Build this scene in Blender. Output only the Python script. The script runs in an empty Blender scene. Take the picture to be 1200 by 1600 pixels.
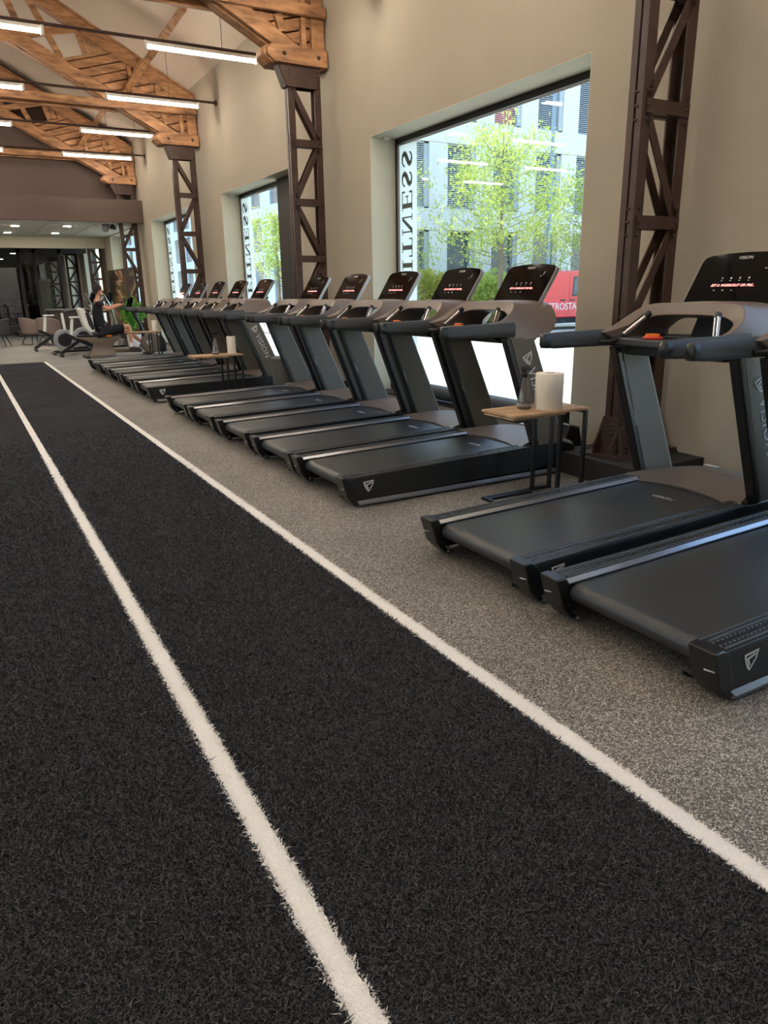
import bpy, bmesh, math, random
import numpy as np
from mathutils import Vector, Matrix
random.seed(7)
C = bpy.context.scene.collection
PI = math.pi

# ------------------------------------------------------------------ camera, world, sun, exposure
cam_d = bpy.data.cameras.new('camera'); cam = bpy.data.objects.new('camera', cam_d); C.objects.link(cam)
RX = Vector((0.86865323, -0.49517036, -0.01574439)); UX = Vector((0.15867058, 0.2479611, 0.95568768)); FX = Vector((0.46932421, 0.83265936, -0.29396117))
cam.matrix_world = Matrix(((RX.x, UX.x, -FX.x, 0), (RX.y, UX.y, -FX.y, 0), (RX.z, UX.z, -FX.z, 1.5), (0, 0, 0, 1)))
cam_d.sensor_fit = 'VERTICAL'; cam_d.sensor_height = 32; cam_d.sensor_width = 24
cam_d.lens = 1130.6 * 32 / 1600; cam_d.clip_start = 0.05; cam_d.clip_end = 400
bpy.context.scene.camera = cam

world = bpy.data.worlds.new('sky'); bpy.context.scene.world = world; world.use_nodes = True
wn = world.node_tree; sky = wn.nodes.new('ShaderNodeTexSky'); sky.sky_type = 'NISHITA'
sky.sun_disc = False; sky.sun_elevation = math.radians(61); sky.sun_rotation = math.radians(338); sky.dust_density = 1.5
wn.links.new(sky.outputs[0], wn.nodes['Background'].inputs[0]); wn.nodes['Background'].inputs[1].default_value = 0.34
sd = bpy.data.lights.new('sun', 'SUN'); sd.energy = 3.0; sd.angle = math.radians(0.6); sd.color = (1, .95, .86)
sun = bpy.data.objects.new('sun', sd); C.objects.link(sun)
sun.rotation_euler = Vector((-.18, .45, .90)).to_track_quat('Z', 'Y').to_euler()
vs = bpy.context.scene.view_settings
bpy.context.scene.display_settings.display_device = 'sRGB'
vs.view_transform = 'Standard'; vs.look = 'None'; vs.exposure = 1.38; vs.gamma = 1.0; vs.use_curve_mapping = False
LAMP = 30.0       # strength of the tube lamps

# ------------------------------------------------------------------ materials
def lin(c):
    return tuple(((v / 255) / 12.92 if v / 255 <= .04045 else ((v / 255 + .055) / 1.055) ** 2.4) for v in c) + (1,)
def mat(name, rgb, rough=.5, metal=0.0, noise=0.0, nscale=30, bump=0.0, bscale=60, rgb2=None, spec=.5, emit=0, ecol=None, coat=0, stretch=None, detail=4):
    m = bpy.data.materials.new(name); m.use_nodes = True; t = m.node_tree; b = t.nodes['Principled BSDF']
    b.inputs['Base Color'].default_value = lin(rgb); b.inputs['Roughness'].default_value = rough
    b.inputs['Metallic'].default_value = metal; b.inputs['Specular IOR Level'].default_value = spec
    if coat: b.inputs['Coat Weight'].default_value = coat; b.inputs['Coat Roughness'].default_value = .08
    if emit:
        b.inputs['Emission Color'].default_value = ecol or lin(rgb); b.inputs['Emission Strength'].default_value = emit
    if noise or bump:
        tc = t.nodes.new('ShaderNodeTexCoord'); mp = t.nodes.new('ShaderNodeMapping')
        t.links.new(tc.outputs['Object'], mp.inputs[0])
        if stretch: mp.inputs['Scale'].default_value = stretch
    if noise:
        n = t.nodes.new('ShaderNodeTexNoise'); n.inputs['Scale'].default_value = nscale; n.inputs['Detail'].default_value = detail
        t.links.new(mp.outputs[0], n.inputs['Vector'])
        r = t.nodes.new('ShaderNodeValToRGB'); a = lin(rgb); c2 = lin(rgb2) if rgb2 else tuple(v * (1 - noise) for v in a[:3]) + (1,)
        r.color_ramp.elements[0].position = .35; r.color_ramp.elements[1].position = .65
        r.color_ramp.elements[0].color = c2; r.color_ramp.elements[1].color = a
        t.links.new(n.outputs['Fac'], r.inputs[0]); t.links.new(r.outputs[0], b.inputs['Base Color'])
    if bump:
        n2 = t.nodes.new('ShaderNodeTexNoise'); n2.inputs['Scale'].default_value = bscale; n2.inputs['Detail'].default_value = 3
        t.links.new(mp.outputs[0], n2.inputs['Vector'])
        bp = t.nodes.new('ShaderNodeBump'); bp.inputs['Strength'].default_value = bump; bp.inputs['Distance'].default_value = .01
        t.links.new(n2.outputs['Fac'], bp.inputs['Height']); t.links.new(bp.outputs[0], b.inputs['Normal'])
    return m
M = {}
M['wall'] = mat('wall_paint', (182, 172, 155), .85, noise=.05, nscale=1.2, bump=.05, bscale=25, spec=.2)
M['ceil'] = mat('ceiling_paint', (220, 204, 186), .9, noise=.04, nscale=1, spec=.2)
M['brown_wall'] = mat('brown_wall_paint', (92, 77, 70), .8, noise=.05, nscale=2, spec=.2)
M['reveal'] = mat('reveal_paint', (214, 210, 190), .8, spec=.2, noise=.04, nscale=2)
M['rubber_floor'] = mat('grey_rubber', (168, 164, 156), .62, noise=.5, nscale=210, rgb2=(66, 62, 58), bump=.25, bscale=300, detail=2, spec=.35)
M['turf'] = mat('black_turf', (74, 74, 78), .95, noise=.6, nscale=230, rgb2=(22, 21, 24), bump=.8, bscale=260, detail=2, spec=.15)
M['blade'] = mat('turf_fibre', (98, 97, 104), .75, noise=.6, nscale=140, rgb2=(48, 46, 50), spec=.25)
def speckle(m, cols, scale, bump=.3):
    t = m.node_tree; p = t.nodes['Principled BSDF']
    for l in list(p.inputs['Base Color'].links): t.links.remove(l)
    tc = t.nodes.new('ShaderNodeTexCoord'); v = t.nodes.new('ShaderNodeTexVoronoi'); v.inputs['Scale'].default_value = scale
    t.links.new(tc.outputs['Object'], v.inputs['Vector']); sp = t.nodes.new('ShaderNodeSeparateColor'); t.links.new(v.outputs['Color'], sp.inputs[0])
    big = t.nodes.new('ShaderNodeTexNoise'); big.inputs['Scale'].default_value = 1.1; t.links.new(tc.outputs['Object'], big.inputs['Vector'])
    ad = t.nodes.new('ShaderNodeMath'); ad.operation = 'MULTIPLY_ADD'; ad.inputs[1].default_value = .35; t.links.new(big.outputs['Fac'], ad.inputs[0])
    sb = t.nodes.new('ShaderNodeMath'); sb.operation = 'ADD'; sb.inputs[1].default_value = -.175; t.links.new(sp.outputs[0], sb.inputs[0]); t.links.new(sb.outputs[0], ad.inputs[2])
    r = t.nodes.new('ShaderNodeValToRGB'); e = r.color_ramp.elements
    e[0].position, e[0].color = 0, lin(cols[0]); e[1].position, e[1].color = 1, lin(cols[-1])
    for k, c in enumerate(cols[1:-1]): q = e.new((k + 1) / (len(cols) - 1)); q.color = lin(c)
    t.links.new(ad.outputs[0], r.inputs[0]); t.links.new(r.outputs[0], p.inputs['Base Color'])
speckle(M['rubber_floor'], [(56, 52, 49), (102, 98, 92), (126, 122, 115), (196, 192, 184)], 210)
speckle(M['turf'], [(16, 16, 18), (36, 36, 39), (46, 46, 50), (92, 92, 98)], 260)
M['white_fibre'] = mat('white_fibre', (250, 248, 244), .9, noise=.12, nscale=260, bump=.5, bscale=200, spec=.1)
M['steel'] = mat('brown_painted_steel', (74, 54, 47), .42, noise=.25, nscale=8, bump=.15, bscale=30, spec=.4)
M['black'] = mat('black_plastic', (24, 25, 27), .32, bump=.04, bscale=300, spec=.5)
M['black_side'] = mat('black_satin_panel', (27, 29, 31), .38, spec=.5)
M['mast'] = mat('grey_green_metal', (96, 90, 80), .5, metal=.0, spec=.5)
M['arm'] = mat('dark_grey_rubber', (62, 64, 67), .5, bump=.05, bscale=200)
M['shell'] = mat('taupe_plastic', (124, 110, 102), .42, metal=.15, noise=.04, nscale=4)
M['cover'] = mat('grey_cover', (122, 122, 124), .24, metal=.2)
M['screen'] = mat('gloss_black_glass', (5, 6, 9), .06, spec=.22)
M['chrome'] = mat('chrome', (215, 215, 212), .14, metal=1)
M['trim_metal'] = mat('dull_metal_trim', (118, 119, 124), .35, metal=.6)
M['alu'] = mat('brushed_aluminium', (175, 176, 180), .3, metal=.9)
M['silver'] = mat('silver_plastic', (150, 150, 152), .4, metal=.4)
M['print'] = mat('pale_print', (205, 205, 205), .5)
M['red_led'] = mat('red_led', (255, 90, 80), .5, emit=1.1, ecol=(1, .35, .32, 1))
M['red'] = mat('red_plastic', (200, 30, 24), .4)
M['orange'] = mat('orange_plastic', (235, 120, 20), .4)
M['paper'] = mat('white_paper', (240, 232, 220), .95, bump=.3, bscale=60, spec=.1)
M['frame'] = mat('black_window_frame', (30, 28, 28), .4)
M['concrete_black'] = mat('black_plinth', (44, 42, 41), .85, noise=.3, nscale=60, bump=.3, bscale=90)
M['bottle_liquid'] = mat('dark_bottle', (92, 88, 90), .12, spec=.6, coat=.3)
M['bin'] = mat('grey_bin', (96, 94, 90), .5)
M['white_gloss'] = mat('white_plastic', (226, 222, 216), .4)
M['skin'] = mat('skin', (206, 148, 118), .6, noise=.08, nscale=12, spec=.3)
M['hair'] = mat('dark_hair', (34, 26, 24), .7, bump=.6, bscale=90)
M['cloth_black'] = mat('black_cloth', (24, 24, 29), .9, bump=.3, bscale=40)
M['taupe_gloss'] = mat('taupe_bike_frame', (108, 94, 80), .35, metal=.2)
M['chair'] = mat('taupe_upholstery', (124, 108, 101), .85, bump=.2, bscale=120)
M['chair_dark'] = mat('charcoal_upholstery', (58, 56, 60), .85, bump=.2, bscale=120)
M['tile'] = mat('ceiling_tile', (200, 200, 190), .9, noise=.08, nscale=40)
M['cream'] = mat('cream_bulkhead', (212, 203, 180), .8)
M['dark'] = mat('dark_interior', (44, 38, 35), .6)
M['lamp_house'] = mat('white_lamp_housing', (225, 220, 212), .4)
M['tube'] = mat('lamp_tube', (255, 240, 220), .4, emit=LAMP, ecol=(1, .90, .77, 1))
M['spot'] = mat('downlight_glow', (255, 240, 220), .4, emit=110, ecol=(1, .9, .75, 1))
M['concrete_out'] = mat('pale_facade_panel', (226, 224, 216), .7, noise=.08, nscale=1.5)
M['facade_blue'] = mat('pale_blue_panel', (178, 206, 220), .7, noise=.06, nscale=1.5)
M['facade_edge'] = mat('facade_reveal', (176, 184, 188), .6)
M['glass_dark'] = mat('facade_glass', (60, 78, 90), .1, spec=.8)
M['blind'] = mat('pale_blind', (205, 208, 206), .5)
M['red_blind'] = mat('red_panel', (214, 84, 66), .6)
M['paving'] = mat('pale_paving', (182, 179, 166), .8, noise=.2, nscale=3, bump=.1, bscale=20)
M['asphalt'] = mat('asphalt', (150, 148, 142), .9, noise=.3, nscale=30)
M['leaf'] = mat('spring_leaf', (194, 204, 108), .6, noise=.4, nscale=3, rgb2=(148, 176, 76))
M['leaf_hedge'] = mat('hedge_leaf', (212, 202, 92), .6, noise=.5, nscale=2, rgb2=(130, 152, 70))
M['leaf_plant'] = mat('houseplant_leaf', (96, 150, 62), .5)
M['bark'] = mat('bark', (146, 132, 108), .9, noise=.4, nscale=20)
M['van_red'] = mat('red_van_paint', (206, 26, 40), .25, coat=.6)
M['tyre'] = mat('tyre', (22, 22, 22), .8)
M['pole'] = mat('blue_grey_pole', (126, 150, 168), .5)
# leaves let light through
for k, c in (('leaf', (.56, .66, .18, 1)), ('leaf_hedge', (.66, .62, .16, 1)), ('leaf_plant', (.2, .5, .08, 1))):
    t = M[k].node_tree; p = t.nodes['Principled BSDF']; out = [n for n in t.nodes if n.type == 'OUTPUT_MATERIAL'][0]
    tl = t.nodes.new('ShaderNodeBsdfTranslucent'); tl.inputs[0].default_value = c; mx = t.nodes.new('ShaderNodeMixShader'); mx.inputs[0].default_value = .5
    t.links.new(p.outputs[0], mx.inputs[1]); t.links.new(tl.outputs[0], mx.inputs[2]); t.links.new(mx.outputs[0], out.inputs[0])
def wood(name, a, b, c, axis=(1.2, 14, 14)):
    m = bpy.data.materials.new(name); m.use_nodes = True; t = m.node_tree; p = t.nodes['Principled BSDF']
    tc = t.nodes.new('ShaderNodeTexCoord'); mp = t.nodes.new('ShaderNodeMapping'); mp.inputs['Scale'].default_value = axis
    oi = t.nodes.new('ShaderNodeObjectInfo')
    n = t.nodes.new('ShaderNodeTexNoise'); n.inputs['Scale'].default_value = 1.6; n.inputs['Detail'].default_value = 8; n.inputs['Distortion'].default_value = .25
    t.links.new(tc.outputs['Object'], mp.inputs[0]); t.links.new(mp.outputs[0], n.inputs['Vector'])
    r = t.nodes.new('ShaderNodeValToRGB'); r.color_ramp.elements[0].position = .3; r.color_ramp.elements[1].position = .72
    r.color_ramp.elements[0].color = lin(a); r.color_ramp.elements[1].color = lin(c); e = r.color_ramp.elements.new(.52); e.color = lin(b)
    t.links.new(n.outputs['Fac'], r.inputs[0]); t.links.new(r.outputs[0], p.inputs['Base Color'])
    bp = t.nodes.new('ShaderNodeBump'); bp.inputs['Strength'].default_value = .35; bp.inputs['Distance'].default_value = .01
    t.links.new(n.outputs['Fac'], bp.inputs['Height']); t.links.new(bp.outputs[0], p.inputs['Normal'])
    p.inputs['Roughness'].default_value = .6; return m
M['beam'] = wood('old_timber', (112, 78, 52), (160, 114, 76), (188, 142, 100), (2, 9, 9))
M['plank'] = wood('old_boards', (102, 72, 52), (150, 110, 78), (176, 134, 98), (2.5, 9, 9))
M['tabletop'] = wood('oak_top', (150, 118, 86), (186, 152, 116), (205, 176, 140), (2, 10, 10))
def glassmat(name, tint=(1, 1, 1), refl=1.0):
    m = bpy.data.materials.new(name); m.use_nodes = True; t = m.node_tree
    for n in list(t.nodes):
        if n.type == 'BSDF_PRINCIPLED': t.nodes.remove(n)
    out = [n for n in t.nodes if n.type == 'OUTPUT_MATERIAL'][0]
    tr = t.nodes.new('ShaderNodeBsdfTransparent'); tr.inputs[0].default_value = tint + (1,)
    gl = t.nodes.new('ShaderNodeBsdfGlossy'); gl.inputs['Roughness'].default_value = .01
    fr = t.nodes.new('ShaderNodeLayerWeight'); fr.inputs[0].default_value = .5
    pw = t.nodes.new('ShaderNodeMath'); pw.operation = 'POWER'; pw.inputs[1].default_value = 5
    mu = t.nodes.new('ShaderNodeMath'); mu.operation = 'MULTIPLY_ADD'; mu.inputs[1].default_value = .9; mu.inputs[2].default_value = .04 * refl
    mx = t.nodes.new('ShaderNodeMixShader')
    t.links.new(fr.outputs['Facing'], pw.inputs[0]); t.links.new(pw.outputs[0], mu.inputs[0]); t.links.new(mu.outputs[0], mx.inputs[0])
    t.links.new(tr.outputs[0], mx.inputs[1]); t.links.new(gl.outputs[0], mx.inputs[2]); t.links.new(mx.outputs[0], out.inputs[0])
    return m
M['glass'] = glassmat('window_glass', (.93, .97, .96), 1.5)
M['smoked'] = glassmat('smoked_glass', (.62, .62, .62), 1.2)
def filmmat():
    m = bpy.data.materials.new('frosted_film'); m.use_nodes = True; t = m.node_tree
    out = [n for n in t.nodes if n.type == 'OUTPUT_MATERIAL'][0]; p = t.nodes['Principled BSDF']
    p.inputs['Base Color'].default_value = (.9, .93, .9, 1); p.inputs['Roughness'].default_value = .8
    tl = t.nodes.new('ShaderNodeBsdfTranslucent'); tl.inputs[0].default_value = (.93, .97, .93, 1)
    mx = t.nodes.new('ShaderNodeMixShader'); mx.inputs[0].default_value = .7
    t.links.new(p.outputs[0], mx.inputs[1]); t.links.new(tl.outputs[0], mx.inputs[2]); t.links.new(mx.outputs[0], out.inputs[0]); return m
M['film'] = filmmat()
def inkmat():
    m = mat('grey_lettering', (150, 156, 148), .7); t = m.node_tree; p = t.nodes['Principled BSDF']; out = [n for n in t.nodes if n.type == 'OUTPUT_MATERIAL'][0]
    tl = t.nodes.new('ShaderNodeBsdfTranslucent'); tl.inputs[0].default_value = (.16, .18, .16, 1); mx = t.nodes.new('ShaderNodeMixShader'); mx.inputs[0].default_value = .6
    t.links.new(p.outputs[0], mx.inputs[1]); t.links.new(tl.outputs[0], mx.inputs[2]); t.links.new(mx.outputs[0], out.inputs[0]); return m
M['ink'] = inkmat()
def beltmat():
    m = mat('belt', (50, 52, 55), .33, spec=.5); t = m.node_tree; p = t.nodes['Principled BSDF']
    tc = t.nodes.new('ShaderNodeTexCoord'); w = t.nodes.new('ShaderNodeTexWave'); w.wave_type = 'BANDS'; w.bands_direction = 'Y'
    w.inputs['Scale'].default_value = 55; t.links.new(tc.outputs['Object'], w.inputs['Vector'])
    bp = t.nodes.new('ShaderNodeBump'); bp.inputs['Strength'].default_value = .25; bp.inputs['Distance'].default_value = .002
    t.links.new(w.outputs['Fac'], bp.inputs['Height']); t.links.new(bp.outputs[0], p.inputs['Normal']); return m
M['belt'] = beltmat()
def muralmat():
    m = bpy.data.materials.new('mural_print'); m.use_nodes = True; t = m.node_tree; p = t.nodes['Principled BSDF']
    tc = t.nodes.new('ShaderNodeTexCoord'); n = t.nodes.new('ShaderNodeTexNoise'); n.inputs['Scale'].default_value = 1.7; n.inputs['Distortion'].default_value = .6; n.inputs['Detail'].default_value = 2
    mp = t.nodes.new('ShaderNodeMapping'); mp.inputs['Scale'].default_value = (1, .35, 1.3); t.links.new(tc.outputs['Object'], mp.inputs[0]); t.links.new(mp.outputs[0], n.inputs['Vector']); r = t.nodes.new('ShaderNodeValToRGB'); cr = r.color_ramp
    cols = [(.30, (30, 22, 18)), (.42, (52, 40, 28)), (.47, (92, 88, 52)), (.52, (70, 50, 36)), (.57, (178, 142, 112)), (.62, (120, 100, 60)), (.66, (140, 66, 46)), (.8, (60, 40, 30))]
    cr.elements[0].position, cr.elements[0].color = cols[0][0], lin(cols[0][1]); cr.elements[1].position, cr.elements[1].color = cols[-1][0], lin(cols[-1][1])
    for q, c in cols[1:-1]: e = cr.elements.new(q); e.color = lin(c)
    t.links.new(n.outputs['Fac'], r.inputs[0]); t.links.new(r.outputs[0], p.inputs['Base Color']); p.inputs['Roughness'].default_value = .5; return m
M['mural'] = muralmat()

# ------------------------------------------------------------------ mesh helpers
class MB:
    def __init__(s): s.v = []; s.f = []
    def add(s, vs, fs):
        o = len(s.v); s.v += [tuple(v) for v in vs]; s.f += [tuple(i + o for i in f) for f in fs]; return s
    def box(s, x0, x1, y0, y1, z0, z1):
        return s.add([(x0, y0, z0), (x1, y0, z0), (x1, y1, z0), (x0, y1, z0), (x0, y0, z1), (x1, y0, z1), (x1, y1, z1), (x0, y1, z1)],
                     [(0, 3, 2, 1), (4, 5, 6, 7), (0, 1, 5, 4), (1, 2, 6, 5), (2, 3, 7, 6), (3, 0, 4, 7)])
    def prism(s, poly, a, b, axis='y'):
        n = len(poly)
        if axis == 'y': f = lambda p, t: (p[0], t, p[1])
        elif axis == 'x': f = lambda p, t: (t, p[0], p[1])
        else: f = lambda p, t: (p[0], p[1], t)
        return s.add([f(p, a) for p in poly] + [f(p, b) for p in poly],
                     [tuple(range(n)), tuple(range(2 * n - 1, n - 1, -1))] + [(i + n, (i + 1) % n + n, (i + 1) % n, i) for i in range(n)])
    def cyl(s, p0, p1, r0, r1=None, n=16, caps=True):
        r1 = r0 if r1 is None else r1; p0 = Vector(p0); p1 = Vector(p1); d = (p1 - p0).normalized()
        a = d.orthogonal().normalized(); b = d.cross(a)
        vs = [p0 + (a * math.cos(2 * PI * i / n) + b * math.sin(2 * PI * i / n)) * r0 for i in range(n)]
        vs += [p1 + (a * math.cos(2 * PI * i / n) + b * math.sin(2 * PI * i / n)) * r1 for i in range(n)]
        fs = [(i, (i + 1) % n, (i + 1) % n + n, i + n) for i in range(n)]
        if caps: fs += [tuple(range(n - 1, -1, -1)), tuple(range(n, 2 * n))]
        return s.add(vs, fs)
    def tube(s, pts, r, n=10):
        pts = [Vector(p) for p in pts]; rs = r if isinstance(r, (list, tuple)) else [r] * len(pts)
        vs = []; up = None
        for i, p in enumerate(pts):
            d = (pts[min(i + 1, len(pts) - 1)] - pts[max(i - 1, 0)]).normalized()
            a = (d.orthogonal() if up is None else (up - d * up.dot(d))).normalized(); up = a; b = d.cross(a)
            vs += [p + (a * math.cos(2 * PI * k / n) + b * math.sin(2 * PI * k / n)) * rs[i] for k in range(n)]
        fs = [(i * n + k, i * n + (k + 1) % n, (i + 1) * n + (k + 1) % n, (i + 1) * n + k) for i in range(len(pts) - 1) for k in range(n)]
        fs += [tuple(range(n - 1, -1, -1)), tuple(range((len(pts) - 1) * n, len(pts) * n))]
        return s.add(vs, fs)
    def loft(s, rings, closed=True, caps=True):
        n = len(rings[0]); vs = [p for r in rings for p in r]; m = n if closed else n - 1
        fs = [(i * n + k, i * n + (k + 1) % n, (i + 1) * n + (k + 1) % n, (i + 1) * n + k) for i in range(len(rings) - 1) for k in range(m)]
        if caps and closed: fs += [tuple(range(n - 1, -1, -1)), tuple(range((len(rings) - 1) * n, len(rings) * n))]
        return s.add(vs, fs)
    def lathe(s, prof, c=(0, 0, 0), n=20):
        return s.loft([[(c[0] + r * math.cos(2 * PI * k / n), c[1] + r * math.sin(2 * PI * k / n), c[2] + z) for k in range(n)] for r, z in prof])
    def bar(s, p0, p1, w, h, side=(0, 1, 0)):
        """box beam from p0 to p1: w along side, h across"""
        p0 = Vector(p0); p1 = Vector(p1); d = (p1 - p0).normalized(); a = Vector(side); a = (a - d * a.dot(d)).normalized(); b = d.cross(a)
        vs = [p + a * sa * w / 2 + b * sb * h / 2 for p in (p0, p1) for sa, sb in ((-1, -1), (1, -1), (1, 1), (-1, 1))]
        return s.add(vs, [(0, 3, 2, 1), (4, 5, 6, 7), (0, 1, 5, 4), (1, 2, 6, 5), (2, 3, 7, 6), (3, 0, 4, 7)])
    def ball(s, c, r, n=12, m=8, sc=(1, 1, 1)):
        return s.loft([[(c[0] + sc[0] * r * max(math.sin(PI * j / m), .001) * math.cos(2 * PI * k / n), c[1] + sc[1] * r * max(math.sin(PI * j / m), .001) * math.sin(2 * PI * k / n), c[2] - sc[2] * r * math.cos(PI * j / m)) for k in range(n)] for j in range(m + 1)])
    def xf(s, mtx):
        s.v = [tuple(mtx @ Vector(v)) for v in s.v]; return s
def obj(name, mb, m, parent=None, bevel=0, smooth=35, label=None, kind=None, loc=None, segs=2):
    me = bpy.data.meshes.new(name); me.from_pydata(mb.v, [], mb.f); me.materials.append(M[m] if isinstance(m, str) else m)
    bm = bmesh.new(); bm.from_mesh(me); bmesh.ops.recalc_face_normals(bm, faces=bm.faces); bm.to_mesh(me); bm.free()
    if smooth:
        me.polygons.foreach_set('use_smooth', [True] * len(me.polygons)); me.set_sharp_from_angle(angle=math.radians(smooth))
    o = bpy.data.objects.new(name, me); C.objects.link(o); o.parent = parent
    if loc: o.location = loc
    if bevel:
        b = o.modifiers.new('bevel', 'BEVEL'); b.width = bevel; b.segments = segs; b.limit_method = 'ANGLE'; b.angle_limit = math.radians(40); b.harden_normals = True
    if label: o['label'] = label
    if kind: o['kind'] = kind
    return o
def thing(name, label, cat, loc=(0, 0, 0), rz=0, group=None):
    o = bpy.data.objects.new(name, None); C.objects.link(o); o.location = loc; o.rotation_euler = (0, 0, rz); o.empty_display_size = .1
    o['label'] = label; o['category'] = cat
    if group: o['group'] = group
    return o
def tag(o, label, cat, group=None):
    o['label'] = label; o['category'] = cat
    if group: o['group'] = group
    return o
def struct(name, mb, m, **k): return obj(name, mb, m, kind='structure', **k)
def copy_tree(o, parent=None):
    c = o.copy(); C.objects.link(c); c.parent = parent
    for ch in [x for x in KIDS.get(o.name, [])]: copy_tree(ch, c)
    return c
KIDS = {}
def index_kids():
    KIDS.clear()
    for x in C.objects:
        if x.parent: KIDS.setdefault(x.parent.name, []).append(x)
_tc = {}
def text_mb(s, size=1.0, ext=.001, align='CENTER', shear=0, space=1.0):
    cu = bpy.data.curves.new('t', 'FONT'); cu.body = s; cu.size = size; cu.extrude = ext; cu.align_x = align; cu.align_y = 'CENTER'; cu.shear = shear; cu.space_character = space; cu.resolution_u = 3
    o = bpy.data.objects.new('t', cu); C.objects.link(o); dg = bpy.context.evaluated_depsgraph_get(); me = bpy.data.meshes.new_from_object(o.evaluated_get(dg))
    mb = MB(); mb.v = [tuple(v.co) for v in me.vertices]; mb.f = [tuple(p.vertices) for p in me.polygons]
    C.objects.unlink(o); bpy.data.objects.remove(o); bpy.data.meshes.remove(me); return mb
def frame(o, x, y):
    x = Vector(x).normalized(); y = Vector(y); y = (y - x * x.dot(y)).normalized(); z = x.cross(y)
    return Matrix(((x.x, y.x, z.x, o[0]), (x.y, y.y, z.y, o[1]), (x.z, y.z, z.z, o[2]), (0, 0, 0, 1)))
def shield(size, w=.14):
    """outlined shield with an inner stroke, in the XY plane, height about size"""
    mb = MB(); P = [(-.5, .42), (.52, .5), (.42, .05), (.0, -.5), (-.22, -.28), (-.42, .1)]
    P = [(x * size, y * size) for x, y in P]; c = (0.02 * size, .08 * size); q = [(c[0] + (x - c[0]) * (1 - w * 2.1), c[1] + (y - c[1]) * (1 - w * 2.1)) for x, y in P]
    n = len(P); vs = [(x, y, .001) for x, y in P] + [(x, y, .001) for x, y in q] + [(x, y, -.001) for x, y in P] + [(x, y, -.001) for x, y in q]; fs = []
    for i in range(n):
        j = (i + 1) % n; fs += [(i, j, j + n, i + n), (i + 2 * n, i, j, j + 2 * n)] if False else [(i, j, j + n, i + n)]
    mb.add(vs, fs)
    for a, b in (((-.25, .12), (.3, .28)), ((-.2, .12), (-.02, -.22))):
        mb.bar((a[0] * size, a[1] * size, 0), (b[0] * size, b[1] * size, 0), .002, .1 * size, (0, 0, 1))
    return mb
def clip_poly(poly, a, b, c):
    """keep the side a*x+b*z<=c"""
    out = []
    for i in range(len(poly)):
        p, q = poly[i], poly[(i + 1) % len(poly)]; dp = a * p[0] + b * p[1] - c; dq = a * q[0] + b * q[1] - c
        if dp <= 0: out.append(p)
        if (dp < 0 < dq) or (dq < 0 < dp):
            t = dp / (dp - dq); out.append((p[0] + (q[0] - p[0]) * t, p[1] + (q[1] - p[1]) * t))
    return out

# ------------------------------------------------------------------ setting: shell of the hall
W = 5.0; XL = -9.0; YB = -6.0; XR_GL = 5.4; PITCH = 6.25; WH = 3.39; WS = .12
YEND = 60.0
WIN = [(5.17 + 6.26 * k, 9.08 + 6.26 * k) for k in range(-1, 8)]
fl = MB().box(XL, W + .0, YB, YEND, -.1, 0); struct('floor', fl, 'rubber_floor', smooth=0)
# right wall: pieces between the windows, one mesh with the openings left out
mb = MB(); z_top = 5.60
edges = [YB] + [e for w in WIN for e in w] + [YEND]
for i in range(0, len(edges), 2): mb.box(W, W + .5, edges[i], edges[i + 1], -.1, z_top)
for a, b in WIN: mb.box(W, W + .5, a, b, WH, z_top); mb.box(W, W + .5, a, b, -.1, WS)
struct('wall_right', mb, 'wall', smooth=0)
FILL_WIN = [(-3 + 6.26 * k, 0.4 + 6.26 * k) for k in range(0, 4)]  # unseen left wall openings, added to bring more daylight into the hall
mb = MB(); edges = [YB] + [e for w in FILL_WIN for e in w] + [23.4]
for i in range(0, len(edges), 2): mb.box(XL - .4, XL, edges[i], edges[i + 1], -.1, z_top)
for a, b in FILL_WIN: mb.box(XL - .4, XL, a, b, WH, z_top); mb.box(XL - .4, XL, a, b, -.1, .6)
mb.box(XL - .4, XL, 23.4, YEND, -.1, 3.6)
struct('wall_left', mb, 'wall', smooth=0)
SL = .54; RIDGE = -2.0; ZC = 5.60; ZR = ZC + SL * (W - RIDGE)
mb = MB().prism([(W + .5, ZC - .27), (W + .5, ZC), (RIDGE, ZR + .27), (XL - .5, ZC), (XL - .5, ZC - .27), (RIDGE, ZR)], YB - .3, 23.4)
struct('ceiling', mb, 'ceil', smooth=0)
gable = [(XL, -.1), (W, -.1), (W, ZC), (RIDGE, ZR), (XL, ZC)]
struct('wall_back', MB().prism(gable, YB - .3, YB), 'wall', smooth=0)
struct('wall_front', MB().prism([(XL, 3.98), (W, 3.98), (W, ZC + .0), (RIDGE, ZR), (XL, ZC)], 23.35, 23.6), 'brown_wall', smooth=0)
struct('trim_bulkhead', MB().box(XL, W - .02, 22.36, 22.5, 3.40, 3.98).box(XL, W - .02, 22.5, 23.6, 3.9, 3.98), 'brown_wall', smooth=0)
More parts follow.
